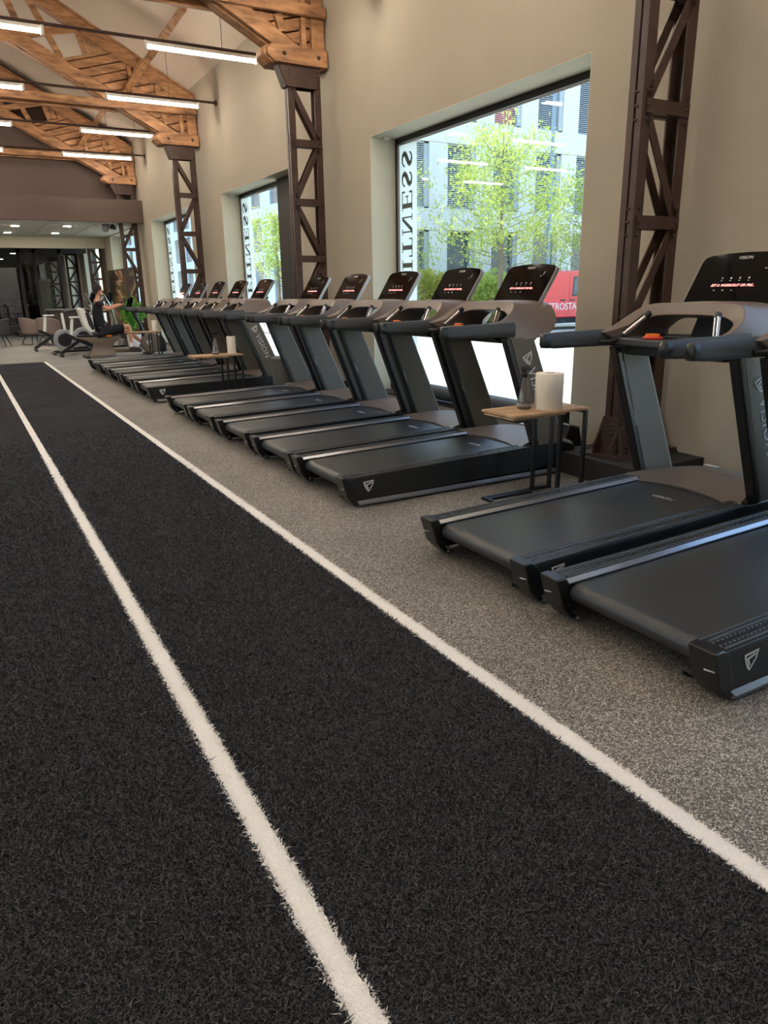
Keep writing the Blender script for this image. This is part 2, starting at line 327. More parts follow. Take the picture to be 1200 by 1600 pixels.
# low tiled ceiling beyond the bulkhead: a slab with tiles
mb = MB().box(XL, W, 23.6, YEND, 3.47, 3.62); struct('ceiling_low', mb, 'dark', smooth=0)
lc = thing('suspended_ceiling', 'white tiled suspended ceiling beyond the brown bulkhead', 'ceiling', (0, 0, 0)); lc['kind'] = 'structure'
tile_mb = MB().box(.01, 1.19, .01, 1.19, 0, .02); first = None
for i in range(7):
    for j in range(5):
        x0 = -3.4 + i * 1.2; y0 = 22.51 + j * 1.3
        if first is None: first = o = obj('ceiling_tile', tile_mb, 'tile', lc, bevel=.004, smooth=0)
        else: o = first.copy(); C.objects.link(o)
        o.location = (x0, y0, 3.41); o.scale = (1, 1.08, 1)
o = obj('ceiling_grid', MB().box(-9, 4.98, 22.51, 28.99, 3.432, 3.45), 'silver', lc, smooth=0)
struct('trim_lintel', MB().box(XL, W, 29.0, 29.3, 3.06, 3.47), 'cream', smooth=0)
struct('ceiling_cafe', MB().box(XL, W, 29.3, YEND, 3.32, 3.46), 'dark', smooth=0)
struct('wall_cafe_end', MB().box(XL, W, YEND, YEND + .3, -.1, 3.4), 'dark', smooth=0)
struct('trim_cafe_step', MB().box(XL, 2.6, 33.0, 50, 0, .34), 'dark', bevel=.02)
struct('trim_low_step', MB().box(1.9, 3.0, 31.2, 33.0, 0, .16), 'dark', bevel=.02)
struct('baseboard_right', MB().box(W - .018, W + .0, YB, 3.6, 0, .08).box(W - .018, W, 9.2, 9.85, 0, .08), 'dark', smooth=0)

# ------------------------------------------------------------------ windows
def glyph(ch):
    """serif capital as list of polygons, in a cell of height 1, returns (polys, width)"""
    t, s = .20, .05
    R = lambda x0, x1, y0, y1: [(x0, y0), (x1, y0), (x1, y1), (x0, y1)]
    if ch == 'I': return [R(.12, .12 + t, 0, 1), R(0, .24 + t, 0, s), R(0, .24 + t, 1 - s, 1)], .24 + t
    if ch == 'F': return [R(.1, .1 + t, 0, 1), R(0, .4, 0, s), R(0, .8, 1 - s, 1), R(.72, .8, .72, 1), R(.3, .6, .48, .48 + s), R(.56, .62, .36, .62)], .8
    if ch == 'E': return [R(.1, .1 + t, 0, 1), R(0, .82, 0, s), R(0, .8, 1 - s, 1), R(.74, .82, 0, .28), R(.72, .8, .72, 1), R(.3, .6, .48, .48 + s), R(.56, .62, .36, .62)], .82
    if ch == 'T': return [R(.33, .33 + t, 0, 1), R(.2, .66, 0, s), R(0, .86, 1 - s, 1), R(0, .07, .7, 1), R(.79, .86, .7, 1)], .86
    if ch == 'N': return [R(.1, .17, 0, 1), R(.8, .87, 0, 1), R(0, .28, 0, s), R(.68, 1, 1 - s, 1), R(0, .2, 1 - s, 1), [(.08, 1), (.3, 1), (.87, 0), (.7, 0)]], 1.0
    if ch == 'V': return [[(.08, 1), (.3, 1), (.58, 0), (.48, 0)], [(.5, 0), (.58, 0), (.9, 1), (.83, 1)], R(0, .38, 1 - s, 1), R(.72, 1, 1 - s, 1)], 1.0
    if ch == 'X': return [[(.08, 1), (.32, 1), (.95, 0), (.7, 0)], [(.08, 0), (.16, 0), (.9, 1), (.82, 1)], R(0, .4, 1 - s, 1), R(.7, 1, 1 - s, 1), R(0, .28, 0, s), R(.6, 1.04, 0, s)], 1.04
    if ch == 'S':
        pts = [(.60, .74, .03), (.55, .88, .04), (.42, .96, .05), (.26, .95, .07), (.13, .84, .09), (.14, .68, .11), (.30, .56, .12), (.46, .44, .12), (.58, .30, .11), (.56, .14, .09), (.42, .04, .06), (.25, .04, .05), (.12, .13, .04), (.06, .28, .03)]
        polys = []
        for i in range(len(pts) - 1):
            (x0, y0, w0), (x1, y1, w1) = pts[i], pts[i + 1]; L = math.hypot(x1 - x0, y1 - y0); nx, ny = -(y1 - y0) / L, (x1 - x0) / L
            polys.append([(x0 + nx * w0, y0 + ny * w0), (x1 + nx * w1, y1 + ny * w1), (x1 - nx * w1, y1 - ny * w1), (x0 - nx * w0, y0 - ny * w0)])
        return polys, .68
def window_letters(parent, y_base):
    H = .25
    for ch, z0, wd in (('F', 1.47, .22), ('I', 1.74, .13), ('T', 1.91, .24), ('N', 2.19, .26), ('E', 2.49, .24), ('S', 2.77, .2), ('S', 3.01, .2), ('X', 1.08, .27), ('V', .58, .27)):
        polys, w = glyph(ch); mb = MB()
        for p in polys: mb.prism([(y_base - v * H, z0 + u / w * wd) for u, v in p], XR_GL - .024, XR_GL - .02, 'x')
        obj('letter', mb, 'ink', parent, smooth=0)
for k, (a, b) in enumerate(WIN):
    w = thing('window_%d' % (k + 1), '', '', (0, 0, 0)); del w['category']; del w['label']; w['kind'] = 'structure'
    f = .06; mb = MB()
    mb.box(XR_GL - .02, XR_GL + .06, a, b, WH - .07, WH).box(XR_GL - .02, XR_GL + .06, a, b, WS, WS + .14)
    mb.box(XR_GL - .02, XR_GL + .06, a, a + f, WS + .14, WH - .07).box(XR_GL - .02, XR_GL + .06, b - f, b, WS + .14, WH - .07)
    obj('window_frame', mb, 'frame', w, smooth=0)
    mb = MB().box(XR_GL - .03, XR_GL - .02, b - .1, b - f, WS + .14, WH - .09).box(XR_GL - .03, XR_GL - .02, a + f, b - f, WH - .10, WH - .085)
    obj('glazing_bead', mb, 'silver', w, smooth=0)
    obj('pane', MB().box(XR_GL, XR_GL + .012, a + f, b - f, WS + .14, WH - .07), 'glass', w, smooth=0)
    mb = MB().box(W + .001, XR_GL - .03, a + .0, a + .006, WS, WH).box(W + .001, XR_GL - .03, b - .006, b, WS, WH).box(W + .001, XR_GL - .03, a, b, WH - .006, WH)
    obj('reveal_lining', mb, 'reveal', w, smooth=0)
    obj('window_sill', MB().box(W - .01, XR_GL - .02, a, b, WS, WS + .015), 'frame', w, smooth=0)
    if 1 <= k <= 4:
        obj('frosted_band', MB().box(XR_GL - .018, XR_GL - .012, b - .52, b - .10, WS + .14, WH - .09), 'film', w, smooth=0)
        window_letters(w, b - .17)
        mb = MB().box(W + .15, W + .24, b - .12, b - .05, WH - .04, WH - .006)
        tag(obj('window_sensor', mb, 'white_gloss', bevel=.006), 'small white sensor under the window head, %s window along the row' % ('nearest', 'second', 'third', 'farthest')[k - 1], 'sensor', 'window sensors')
        mb = MB().cyl((W + .14, a + .35, WS + .12), (W + .14, b - .35, WS + .12), .085, n=20)
        t = thing('pipe_heater', 'dark mesh covered heater tube lying on the sill of the %s window' % ('nearest large', 'second', 'third', 'farthest')[k - 1], 'heater', (0, 0, 0), 0, 'window heaters')
        obj('mesh_tube', mb, 'arm', t)
        mb = MB()
        for yy in (a + .45, b - .45): mb.box(W + .08, W + .2, yy - .03, yy + .03, WS + .015, WS + .06)
        obj('foot', mb, 'black', t)
for k, (a, b) in enumerate(FILL_WIN):  # panes and frames of the added, unseen left windows
    w = thing('window_%d' % (k + 10), '', '', (0, 0, 0)); del w['category']; del w['label']; w['kind'] = 'structure'
    obj('pane', MB().box(XL - .32, XL - .31, a, b, .6, WH), 'glass', w, smooth=0)
    obj('window_frame', MB().box(XL - .34, XL - .29, a, b, WH - .07, WH).box(XL - .34, XL - .29, a, b, .6, .7).box(XL - .34, XL - .29, a, a + .06, .7, WH - .07).box(XL - .34, XL - .29, b - .06, b, .7, WH - .07), 'frame', w, smooth=0)
# dark panel in the second window
tag(obj('cover_panel', MB().box(W + .26, W + .32, 11.45, 13.0, WS + .02, WH - .01), 'dark', bevel=.004), 'tall dark brown board covering the near end of the second window', 'panel')

# ------------------------------------------------------------------ turf
turf = obj('turf_lane', MB().box(-4.2, 1.62, -3, 18.8, .0, .012), 'turf', smooth=0)
tag(turf, 'long black artificial turf lane with white lines on the grey floor', 'turf')
rng = np.random.default_rng(3)
def blades(name, n, xr, yr, zr, h, m, parent, lean=.8, w=.0022, ypow=1.0):
    x = rng.uniform(xr[0], xr[1], n); y = yr[0] + (yr[1] - yr[0]) * (1 - np.sqrt(1 - rng.uniform(0, 1, n))); a = rng.uniform(0, 2 * PI, n)
    if name == 'turf_pile':
        k = (np.abs(x - .525) > .036) & (x < 1.562); x = x[k]; y = y[k]; a = a[k]; n = len(x)
    hh = h * rng.uniform(.6, 1.2, n); lx = rng.normal(0, lean, n) * hh; ly = rng.normal(0, lean, n) * hh
    ww = w * (1 + y / 3)
    p0 = np.stack([x - np.cos(a) * ww, y - np.sin(a) * ww, np.full(n, zr)], 1); p1 = np.stack([x + np.cos(a) * ww, y + np.sin(a) * ww, np.full(n, zr)], 1)
    p2 = np.stack([x + lx, y + ly, zr + hh], 1)
    co = np.stack([p0, p1, p2], 1).reshape(-1, 3).astype(np.float32)
    me = bpy.data.meshes.new(name); me.vertices.add(3 * n); me.vertices.foreach_set('co', co.ravel()); me.loops.add(3 * n); me.loops.foreach_set('vertex_index', np.arange(3 * n, dtype=np.int32))
    me.polygons.add(n); me.polygons.foreach_set('loop_start', np.arange(0, 3 * n, 3, dtype=np.int32)); me.update(calc_edges=True); me.materials.append(M[m])
    o = bpy.data.objects.new(name, me); C.objects.link(o); o.parent = parent; o['kind'] = 'stuff'; return o
blades('turf_pile', 460000, (-1.4, 1.62), (.3, 9), .010, .012, 'blade', turf, ypow=1.6)
for xc, w2, lab in ((.525, .031, 'white line along the middle of the turf'), (1.60, .031, 'white line along the right edge of the turf')):
    ys = np.arange(-3, 18.8, .02); mbl = MB(); vs = []
    for yv in ys: vs += [(xc - w2 - rng.uniform(-.003, .003), yv, .0135), (xc + w2 + rng.uniform(-.003, .003), yv, .0135)]
    vs += [(v[0], v[1], .011) for v in vs]; n2 = len(ys) * 2
    fs = [(2 * i, 2 * i + 1, 2 * i + 3, 2 * i + 2) for i in range(len(ys) - 1)]
    fs += [(2 * i, 2 * i + 2, 2 * i + 2 + n2, 2 * i + n2) for i in range(len(ys) - 1)] + [(2 * i + 1, 2 * i + 1 + n2, 2 * i + 3 + n2, 2 * i + 3) for i in range(len(ys) - 1)]
    mbl.add(vs, fs); ln = obj('white_line', mbl, 'white_fibre', turf, smooth=0, label=lab)
    for e in (-1, 1): blades('line_pile', 5000, (xc + e * w2 - .006, xc + e * w2 + .004), (.3, 8), .0105, .006, 'white_fibre', ln, lean=1.5, w=.003)

# ------------------------------------------------------------------ steel lattice columns
def make_column():
    t = thing('lattice_column', 'x', 'column', (0, 0, 0))
    X0, X1, Y0, Y1 = -.245, .245, 0, .13
    for sx, xa in ((1, X0), (-1, X1)):
        for sy, ya in ((1, Y0), (-1, Y1)):
            L = MB().box(min(xa, xa + sx * .095), max(xa, xa + sx * .095), min(ya, ya + sy * .014), max(ya, ya + sy * .014), .18, 4.42)
            L.box(min(xa, xa + sx * .014), max(xa, xa + sx * .014), min(ya + sy * .014, ya + sy * .055), max(ya + sy * .014, ya + sy * .055), .18, 4.42)
            obj('angle_iron', L, 'steel', t, smooth=0)
    zs = [.415, 1.18, 1.945, 2.71, 3.475, 4.2]
    for face, yf in (('f', Y0 - .012), ('b', Y1)):
        for i, z in enumerate(zs[:-1]):
            obj('cross_bar', MB().box(-.21, .235, yf, yf + .012, z - .045, z + .045).box(-.15, .15, yf + (.012 if face == 'f' else -.04), yf + (.05 if face == 'f' else 0), z - .045, z - .035), 'steel', t, smooth=0)
        for i in range(len(zs) - 1):
            z0, z1 = zs[i], zs[i + 1]; xa, xb = (-.19, .19) if i % 2 else (.19, -.19)
            d = -1 if face == 'f' else 1; off = yf + (.018 if face == 'f' else -.006)
            obj('diagonal_brace', MB().bar((xa, off, z0 + .03), (xb, off, z1 - .03), .012, .07), 'steel', t, smooth=0)
    rv = MB()
    for yf, d in ((Y0 - .012, -1), (Y1 + .012, 1)):
        for z in zs[:-1]:
            for xa in (-.20, .20):
                for dz in (-.09, 0, .09): rv.cyl((xa, yf, z + dz), (xa, yf + d * .012, z + dz), .014, .008, n=8)
    for z in zs[1:-1]:
        for dz in (-.09, 0, .09): rv.cyl((X0, .05, z + dz), (X0 - .012, .05, z + dz), .014, .008, n=8)
    # head plates
    head = [(-.26, 4.16), (.19, 4.16), (.24, 4.42), (-.37, 4.42)]
    obj('head_plate', MB().prism(head, Y0 - .026, Y0 - .012), 'steel', t, smooth=0); obj('head_plate', MB().prism(head, Y1 + .012, Y1 + .026), 'steel', t, smooth=0)
    obj('head_stiffener', MB().bar((-.27, .065, 4.16), (-.375, .065, 4.42), .15, .02), 'steel', t, smooth=0)
    for xa in (-.22, .2):
        for k in range(4): rv.cyl((xa, Y0 - .026, 4.2 + k * .055), (xa, Y0 - .038, 4.2 + k * .055), .012, .008, n=8)
    # foot gussets and base plate
    obj('base_plate', MB().box(-.36, .34, -.13, .27, .18, .20), 'steel', t, smooth=0)
    g = [(-.33, .20), (.33, .20), (.33, .27), (.24, .44), (-.24, .44), (-.33, .27)]
    for yf in (Y0 - .03, Y1 + .014): obj('foot_gusset', MB().prism(g, yf, yf + .016), 'steel', t, smooth=0)
    sg = [(-.08, .20), (.22, .20), (.22, .25), (.13, .50), (.0, .50), (-.08, .25)]
    for xf in (X0 - .016, X1): obj('side_gusset', MB().prism(sg, xf, xf + .016, 'x'), 'steel', t, smooth=0)
    obj('foot_angle', MB().box(-.36, .36, -.11, -.03, .20, .215), 'steel', t, smooth=0)
    for x in (-.26, -.16, -.05, .07, .18, .27): rv.cyl((x, -.07, .215), (x, -.07, .235), .016, .010, n=8)
    for x in (-.24, -.14, .14, .24):
        for z in (.25, .31, .37): rv.cyl((x, Y0 - .03, z), (x, Y0 - .045, z), .014, .008, n=8)
    for z in (.3, .37, .44):
        rv.cyl((X0 - .016, .04, z), (X0 - .03, .04, z), .014, .008, n=8)
    obj('rivets', rv, 'steel', t, kind='stuff')
    return t
col0 = make_column(); index_kids()
names = ['nearest brown steel lattice column, bolted down beside the near treadmills', 'second brown steel lattice column, between the two large windows',
         'third brown steel lattice column along the window wall', 'fourth brown steel lattice column, just behind the brown bulkhead',
         'fifth steel lattice column, beyond the cream lintel', 'sixth steel lattice column, seen through the cafe glass', 'farthest steel lattice column at the cafe end']
YC = [4.03 + PITCH * k for k in range(7)]
for k, y in enumerate(YC):
    c = col0 if k == 0 else copy_tree(col0)
    c.location = (4.645, y, 0); c['label'] = names[k]; c['group'] = 'lattice columns'
    if k > 3:
        c.scale = (1, 1, 3.3 / 4.42)
    if k < 4:
        p = obj('column_plinth', MB().box(4.22, W, y - .38, y + .5 - (.12 if k in (1, 2) else 0), 0, .18), 'concrete_black', bevel=.008)
        tag(p, 'black concrete plinth under the %s lattice column' % ('nearest', 'second', 'third', 'fourth')[k], 'plinth', 'column plinths')

# ------------------------------------------------------------------ timber trusses
def make_truss():
    t = thing('timber_truss', 'x', 'truss', (0, 0, 0))
    def rafter_top(X): return 5.36 + SL * (5 - X)
    def low_bot(X): return 4.60 + .53 * (4.10 - X)
    def both(name, poly, y0, y1, m='beam', bev=.01, mirror=True):
        obj(name, MB().prism(poly, y0, y1), m, t, bevel=bev, smooth=0)
        if mirror: obj(name, MB().prism([(-4 - x, z) for x, z in poly][::-1], y0, y1), m, t, bevel=bev, smooth=0)
    # capital boards with stepped ends, three layers
    for y0, y1, dx in ((-.09, -.03, 0), (-.03, .03, -.03), (.03, .21, -.05), (.21, .27, -.03), (.27, .33, 0)):
        both('capital_board', [(4.20 + dx, 4.42), (4.975, 4.42), (4.975, 4.63), (4.16 + dx, 4.63), (4.10 + dx, 4.57), (4.10 + dx, 4.50)], y0, y1)
    both('rafter', [(4.97, 5.12), (4.97, 5.37), (-2, rafter_top(-2)), (-2, rafter_top(-2) - .25)], .02, .22)
    both('top_board', [(4.97, 5.37), (4.97, 5.41), (-2, rafter_top(-2) + .04), (-2, rafter_top(-2))], -.04, .28)
    both('lower_chord', [(4.20, 4.63), (4.62, 4.63), (-2, low_bot(-2) + .31), (-2, low_bot(-2))], -.05, .03)
    both('lower_chord', [(4.20, 4.63), (4.62, 4.63), (-2, low_bot(-2) + .31), (-2, low_bot(-2))], .21, .29)
    both('chord_edge', [(4.17, 4.63), (4.26, 4.63), (-2, low_bot(-2) + .05), (-2, low_bot(-2) - .04)], .05, .19)
    both('tie_beam', [(4.97, 5.0), (4.97, 5.14), (-2, 5.14), (-2, 5.0)], -.10, -.04, mirror=True)
    both('tie_beam', [(4.97, 5.0), (4.97, 5.14), (-2, 5.14), (-2, 5.0)], .28, .34, mirror=True)
    both('end_post', [(4.78, 4.63), (4.97, 4.63), (4.97, 5.14), (4.78, 5.26)], -.02, .26)
    # cladding boards, parallel strips clipped to the frame
    A = [(2.48, 5.78), (3.33, 6.01), (4.79, 5.235), (4.79, 4.60)]; s = .28
    n = math.hypot(1, s); a0, b0 = -s / n, 1 / n
    vals = [a0 * x + b0 * z for x, z in A]; lo, hi = min(vals), max(vals); w = .155; c = lo; i = 0
    while c < hi:
        p = clip_poly(clip_poly(A, a0, b0, c + w - .018), -a0, -b0, -c)
        if len(p) > 2:
            d = .006 * (i % 3)
            both('plank', p, .05 - d, .07); both('plank', p, .17, .19 + d, mirror=True)
        c += w; i += 1
    B = [(2.88, 5.90), (2.76, 6.33), (3.36, 6.01)]; c = 2.7; dx, dz = .105, -.43; L = math.hypot(dx, dz); a0, b0 = -dz / L, dx / L
    vals = [a0 * x + b0 * z for x, z in B]; c = min(vals)
    while c < max(vals):
        p = clip_poly(clip_poly(B, a0, b0, c + .13), -a0, -b0, -c)
        if len(p) > 2: both('plank', p, .05, .07)
        c += .14
    # studs on the face
    def bar2(name, x0, z0, x1, z1, w, y0=-.03, y1=.05):
        dx, dz = x1 - x0, z1 - z0; L = math.hypot(dx, dz); nx, nz = -dz / L * w / 2, dx / L * w / 2
        both(name, [(x0 + nx, z0 + nz), (x1 + nx, z1 + nz), (x1 - nx, z1 - nz), (x0 - nx, z0 - nz)], y0, y1, bev=.006)
    bar2('stud', 4.36, 4.80, 4.30, 5.0, .10); bar2('stud', 4.26, 5.14, 4.22, 5.50, .09); bar2('stud', 4.66, 4.63, 4.66, 5.0, .07); bar2('stud', 4.66, 5.14, 4.66, 5.27, .07)
    bar2('stud', 3.78, 5.14, 3.70, 5.78, .08); bar2('batten', 3.56, 5.28, 3.95, 5.92, .06, -.06, -.03)
    # open lattice beyond the boards
    bar2('lattice_bar', 2.03, 6.68, 2.47, 5.78, .11); bar2('lattice_bar', 2.80, 6.30, 1.45, 5.98, .13, -.042, .036)
    bar2('lattice_bar', 1.55, 6.95, 1.85, 6.12, .11); bar2('lattice_bar', 1.85, 6.78, .70, 6.42, .12, -.042, .036)
    bar2('lattice_bar', .95, 7.25, 1.05, 6.50, .11); bar2('lattice_bar', .80, 7.35, -.2, 6.90, .12, -.042, .036); bar2('lattice_bar', .2, 7.6, .2, 6.95, .11)
    bar2('lattice_bar', -.9, 8.2, -.9, 7.5, .11)
    obj('king_post', MB().box(-2.1, -1.9, .0, .2, 5.14, 8.95), 'beam', t, smooth=0)
    bolts = MB()
    for x in (4.34, 4.84):
        bolts.cyl((x, -.09, 4.53), (x, -.115, 4.53), .028, .018, n=10)
    obj('bolts', bolts, 'steel', t, kind='stuff')
    # knee brace running up to the roof slope
    return t
tr0 = make_truss(); index_kids()
tl = ['nearest timber roof truss, above the nearest lattice column', 'second timber roof truss, its boarded end on the column between the large windows',
      'third timber roof truss, boarded and latticed, behind the longest ceiling lamp', 'farthest timber roof truss, in front of the brown end wall']
for k in range(4):
    c = tr0 if k == 0 else copy_tree(tr0)
    c.location = (0, YC[k], 0); c['label'] = tl[k]; c['group'] = 'timber trusses'
    if k:
        b = obj('roof_brace', MB().bar((3.62, YC[k] - .06, 5.35), (4.10, YC[k] - 2.7, 6.05), .09, .12), 'beam', bevel=.006)
        tag(b, 'slanting timber brace from the %s truss up to the roof' % ('', 'second', 'third', 'farthest')[k], 'brace', 'roof braces')

# ------------------------------------------------------------------ ceiling lamps
def lamp_proto():
    t = thing('tube_lamp', 'x', 'lamp')
    obj('lamp_housing', MB().box(-.85, .85, -.022, .022, -.02, .03), 'lamp_house', t, bevel=.005)
    obj('lamp_tube', MB().cyl((-.82, 0, -.045), (.82, 0, -.045), .025, n=12), 'tube', t)
    for q in (-.86, .82): obj('end_cap', MB().box(q, q + .04, -.04, .04, -.08, .03), 'lamp_house', t, bevel=.005)
    return t
lp = lamp_proto(); index_kids(); first = True
rows = [-.6, 2.55, 5.7, 8.85, 12.0, 15.2, 18.35, 21.5]
rown = ['behind the camera', 'over the camera', 'third from camera', 'fourth from camera', 'behind the second truss', 'before the third truss', 'behind the third truss', 'nearest the bulkhead']
coln = ['nearest the window wall', 'second from the window wall', 'third from the window wall', 'farthest from the window wall']
for i, y in enumerate(rows):
    r = thing('lamp_rail', 'thin dark lamp rail spanning the hall, the row ' + rown[i], 'rail', (0, y, 4.99), 0, 'lamp rails')
    obj('rail_pipe', MB().cyl((-8.98, 0, 0), (4.99, 0, 0), .022, n=8), 'steel', r)
    obj('wall_flange', MB().cyl((4.97, 0, 0), (5.0, 0, 0), .05, n=12), 'steel', r)
    for q, x in enumerate((3.8, .76, -2.3, -5.35)):
        l = lp if first else copy_tree(lp); first = False
        l.location = (x, y, 4.935); l['label'] = 'tube lamp %s in the row %s' % (coln[q], rown[i]); l['group'] = 'tube lamps'
        zc = ZC + SL * (W - (x + .3)) if x + .3 > RIDGE else ZC + SL * (x + .3 - XL)
        obj('hanging_wire', MB().cyl((x + .3, 0, 0), (x + .3, 0, zc - .02 - 4.99 - .02), .004, n=6), 'steel', r)

# ------------------------------------------------------------------ treadmills
def lerp(a, b, t): return tuple(p + (q - p) * t for p, q in zip(a, b))
def make_treadmill():
    T = thing('treadmill', 'x', 'treadmill')
    top = lambda x: .216 + .022 * x
    for s in (1, -1):
        a, b = sorted((s * .465, s * .442))
        obj('side_panel', MB().prism([(.015, .214), (2.02, top(2.02)), (2.02, .07), (.075, .05), (.03, .12)], a, b), 'black_side', T, bevel=.004)
        c, d = sorted((s * .475, s * .43))
        obj('lower_trim', MB().loft([[(x + .02 * q, s * y, z) for q, y, z in ((0, .467, .052), (1, .480, .030), (1, .480, .018), (0, .44, .018))] for x in (.085, 2.0)]), 'trim_metal', T, smooth=0)
        e, f = sorted((s * .465, s * .348))
        rail = obj('foot_rail', MB().prism([(.0, top(0) - .006), (1.66, top(1.66) - .006), (1.66, top(1.66) + .008), (0, top(0) + .008)], e, f), 'black', T, bevel=.004)
        rb = MB(); 
        for yy in (.372, .390, .422, .442):
            nseg = 1 if yy in (.372, .442) else 62
            for k in range(nseg):
                x0 = .05 + (1.58 / nseg) * k; x1 = x0 + (1.58 / nseg) * (1 if nseg == 1 else .55)
                rb.add([(x0, s * yy - .0035, top(x0) + .0115), (x1, s * yy - .0035, top(x1) + .0115), (x1, s * yy + .0035, top(x1) + .0115), (x0, s * yy + .0035, top(x0) + .0115),
                        (x0, s * yy - .006, top(x0) + .008), (x1, s * yy - .006, top(x1) + .008), (x1, s * yy + .006, top(x1) + .008), (x0, s * yy + .006, top(x0) + .008)],
                       [(0, 1, 2, 3), (0, 4, 5, 1), (2, 6, 7, 3), (0, 3, 7, 4), (1, 5, 6, 2)])
        obj('grip_ribs', rb, 'arm', rail, kind='stuff', smooth=0)
        g, h = sorted((s * .349, s * .342))
        ce = MB(); ce.loft([[(x, s * .352, top(x) + .0105), (x, s * .3325, top(x) - .004), (x, s * .3325, top(x) - .010), (x, s * .352, top(x) - .010)] for x in (.03, 1.64)])
        obj('chrome_edge', ce, 'alu', T, smooth=0)
        # end cap with slanted face
        e, f = sorted((s * .468, s * .345))
        cap = obj('end_cap', MB().prism([(-.03, .232), (.02, .234), (.06, .205), (.115, .02), (.075, .018), (.015, .085)], e, f), 'black', T, bevel=.008)
        e, f = sorted((s * .41, s * .455))
        obj('cap_mark', MB().bar((-.004, e, .150), (-.004, f, .142), .003, .006, (1, 0, .3)), 'print', cap, smooth=0)
        obj('hook', MB().tube([(.08, s * .35, .06), (.09, s * .33, .045), (.07, s * .30, .04), (.05, s * .285, .055)], .008, 6), 'black', T)
        for xx in (.32, 1.5):
            obj('foot', MB().cyl((xx, s * .40, .012), (xx, s * .40, .06), .008, n=8).cyl((xx, s * .40, 0), (xx, s * .40, .014), .028, .02, n=12), 'black', T)
        # mast
        mp = [(1.74, .25), (2.05, .25), (1.67, 1.13), (1.40, 1.13)]
        e, f = sorted((s * .458, s * .398))
        obj('mast', MB().prism([(1.785, .05 if 0 else .25)] + mp[1:3] + [(1.445, 1.13)], e, f), 'mast', T, bevel=.006)
        obj('mast_edge', MB().prism([(1.735, .25), (1.785, .25), (1.445, 1.13), (1.395, 1.13)], *sorted((s * .462, s * .394))), 'black', T, bevel=.010)
        obj('mast_front_highlight', MB().bar((2.053, s * .428, .26), (1.675, s * .428, 1.12), .05, .008), 'silver', T, smooth=0)  # silver bar painting in the thin highlight along the mast's front edge
        obj('mast_base', MB().prism([(1.70, .08), (2.20, .08), (2.17, .22), (2.06, .262), (1.74, .262)], *sorted((s * .464, s * .38))), 'black', T, bevel=.01)
        # arm rest
        arm = obj('arm_rest', MB().loft([[(x, s * (.44 + dy * w), 1.19 + dz * h) for dy, dz in ((-1, -.6), (-.6, -1), (.6, -1), (1, -.6), (1, .5), (.6, 1), (-.6, 1), (-1, .5))] for x, w, h in ((.86, .030, .042), (.90, .034, .047), (1.30, .034, .050), (1.48, .034, .055))]), 'arm', T)
        obj('arm_cap', MB().loft([[(x, s * (.44 + dy * w), 1.19 + dz * h) for dy, dz in ((-1, -.6), (-.6, -1), (.6, -1), (1, -.6), (1, .5), (.6, 1), (-.6, 1), (-1, .5))] for x, w, h in ((.820, .020, .030), (.828, .030, .042), (.862, .031, .0435))]), 'black', arm)
        # pulse grip
        pts = [(1.26, s * .405, 1.165), (1.315, s * .375, 1.165), (1.35, s * .345, 1.185), (1.38, s * .322, 1.215)]
        gr = obj('pulse_grip', MB().tube(pts, [.015, .015, .016, .019], 10), 'black', T)
        obj('grip_sleeve', MB().tube([(1.377, s * .325, 1.212), (1.475, s * .250, 1.318)], .0205, 12), 'chrome', gr); obj('grip_tip', MB().tube([(1.472, s * .252, 1.316), (1.492, s * .237, 1.338), (1.497, s * .233, 1.343)], [.022, .021, .012], 12), 'black', gr)
        obj('grip_ridge', MB().tube([(1.368, s * .325, 1.227), (1.462, s * .252, 1.328)], .008, 6), 'black', gr)
    # running belt with round tail
    pr = [(.09 + .05 * math.cos(a), .158 + .045 * math.sin(a)) for a in [PI / 2 + PI * k / 12 for k in range(13)]]
    belt = [(1.70, .236)] + [(x, z) for x, z in pr] + [(1.70, .12)]
    obj('running_belt', MB().prism(belt, -.335, .335), 'belt', T, smooth=50)
    obj('tail_roller', MB().cyl((.095, -.345, .158), (.095, .345, .158), .036, n=16), 'black', T)
    obj('roller_badge', shield(.05).xf(frame((.05, .342, .165), (.5, 0, -.8), (.5, 0, .8))), 'print', T, smooth=0) if False else None
    obj('deck_frame', MB().box(.16, 2.0, -.44, .44, .06, .115), 'black', T, smooth=0)
    tm = text_mb('VISION', .045, .0006, shear=.2).xf(frame((1.30, .0, .2275 + .001), (0, -1, 0), (1, 0, .023)))
    tm = text_mb('VISION', .05, .0006, shear=.2).xf(frame((1.45, -.02, .2325), (.05, -1, 0), (1, 0, .02)))
    obj('belt_print', tm, 'print', T, smooth=0)
    # shields and lettering
    for s in (1, -1):
        obj('shield_mark', shield(.085).xf(frame((.185, s * .4668, .15), (-s, 0, 0), (0, 0, 1))), 'print', T, smooth=0)
        d = Vector((.372, 0, -.88)).normalized()      # down the mast
        pos = Vector((1.63, s * .4595, .96))
        obj('shield_mark', shield(.10).xf(frame(pos, (-s * .9, 0, -.4 * s), (d.z * -1 * .4, 0, .9))), 'print', T, smooth=0)
        p2 = pos + d * .26 + Vector((.0, s * .0005, 0))
        obj('mast_lettering', text_mb('VISION', .115, .0006, shear=.15, space=1.05).xf(frame(p2, d, (.88, 0, .372) if s < 0 else (-.88, 0, -.372))), 'print', T, smooth=0)
        p3 = Vector((1.62, s * .3935, .66)); 
        obj('edge_lettering', text_mb('FITNESS', .022, .0004, space=1.5).xf(frame(p3, d, (.88, 0, .372) if s > 0 else (-.88, 0, -.372))), 'print', T, smooth=0)
    # curved rim over the front of the deck and the motor cover
    N = 24; rim = []; cov = []
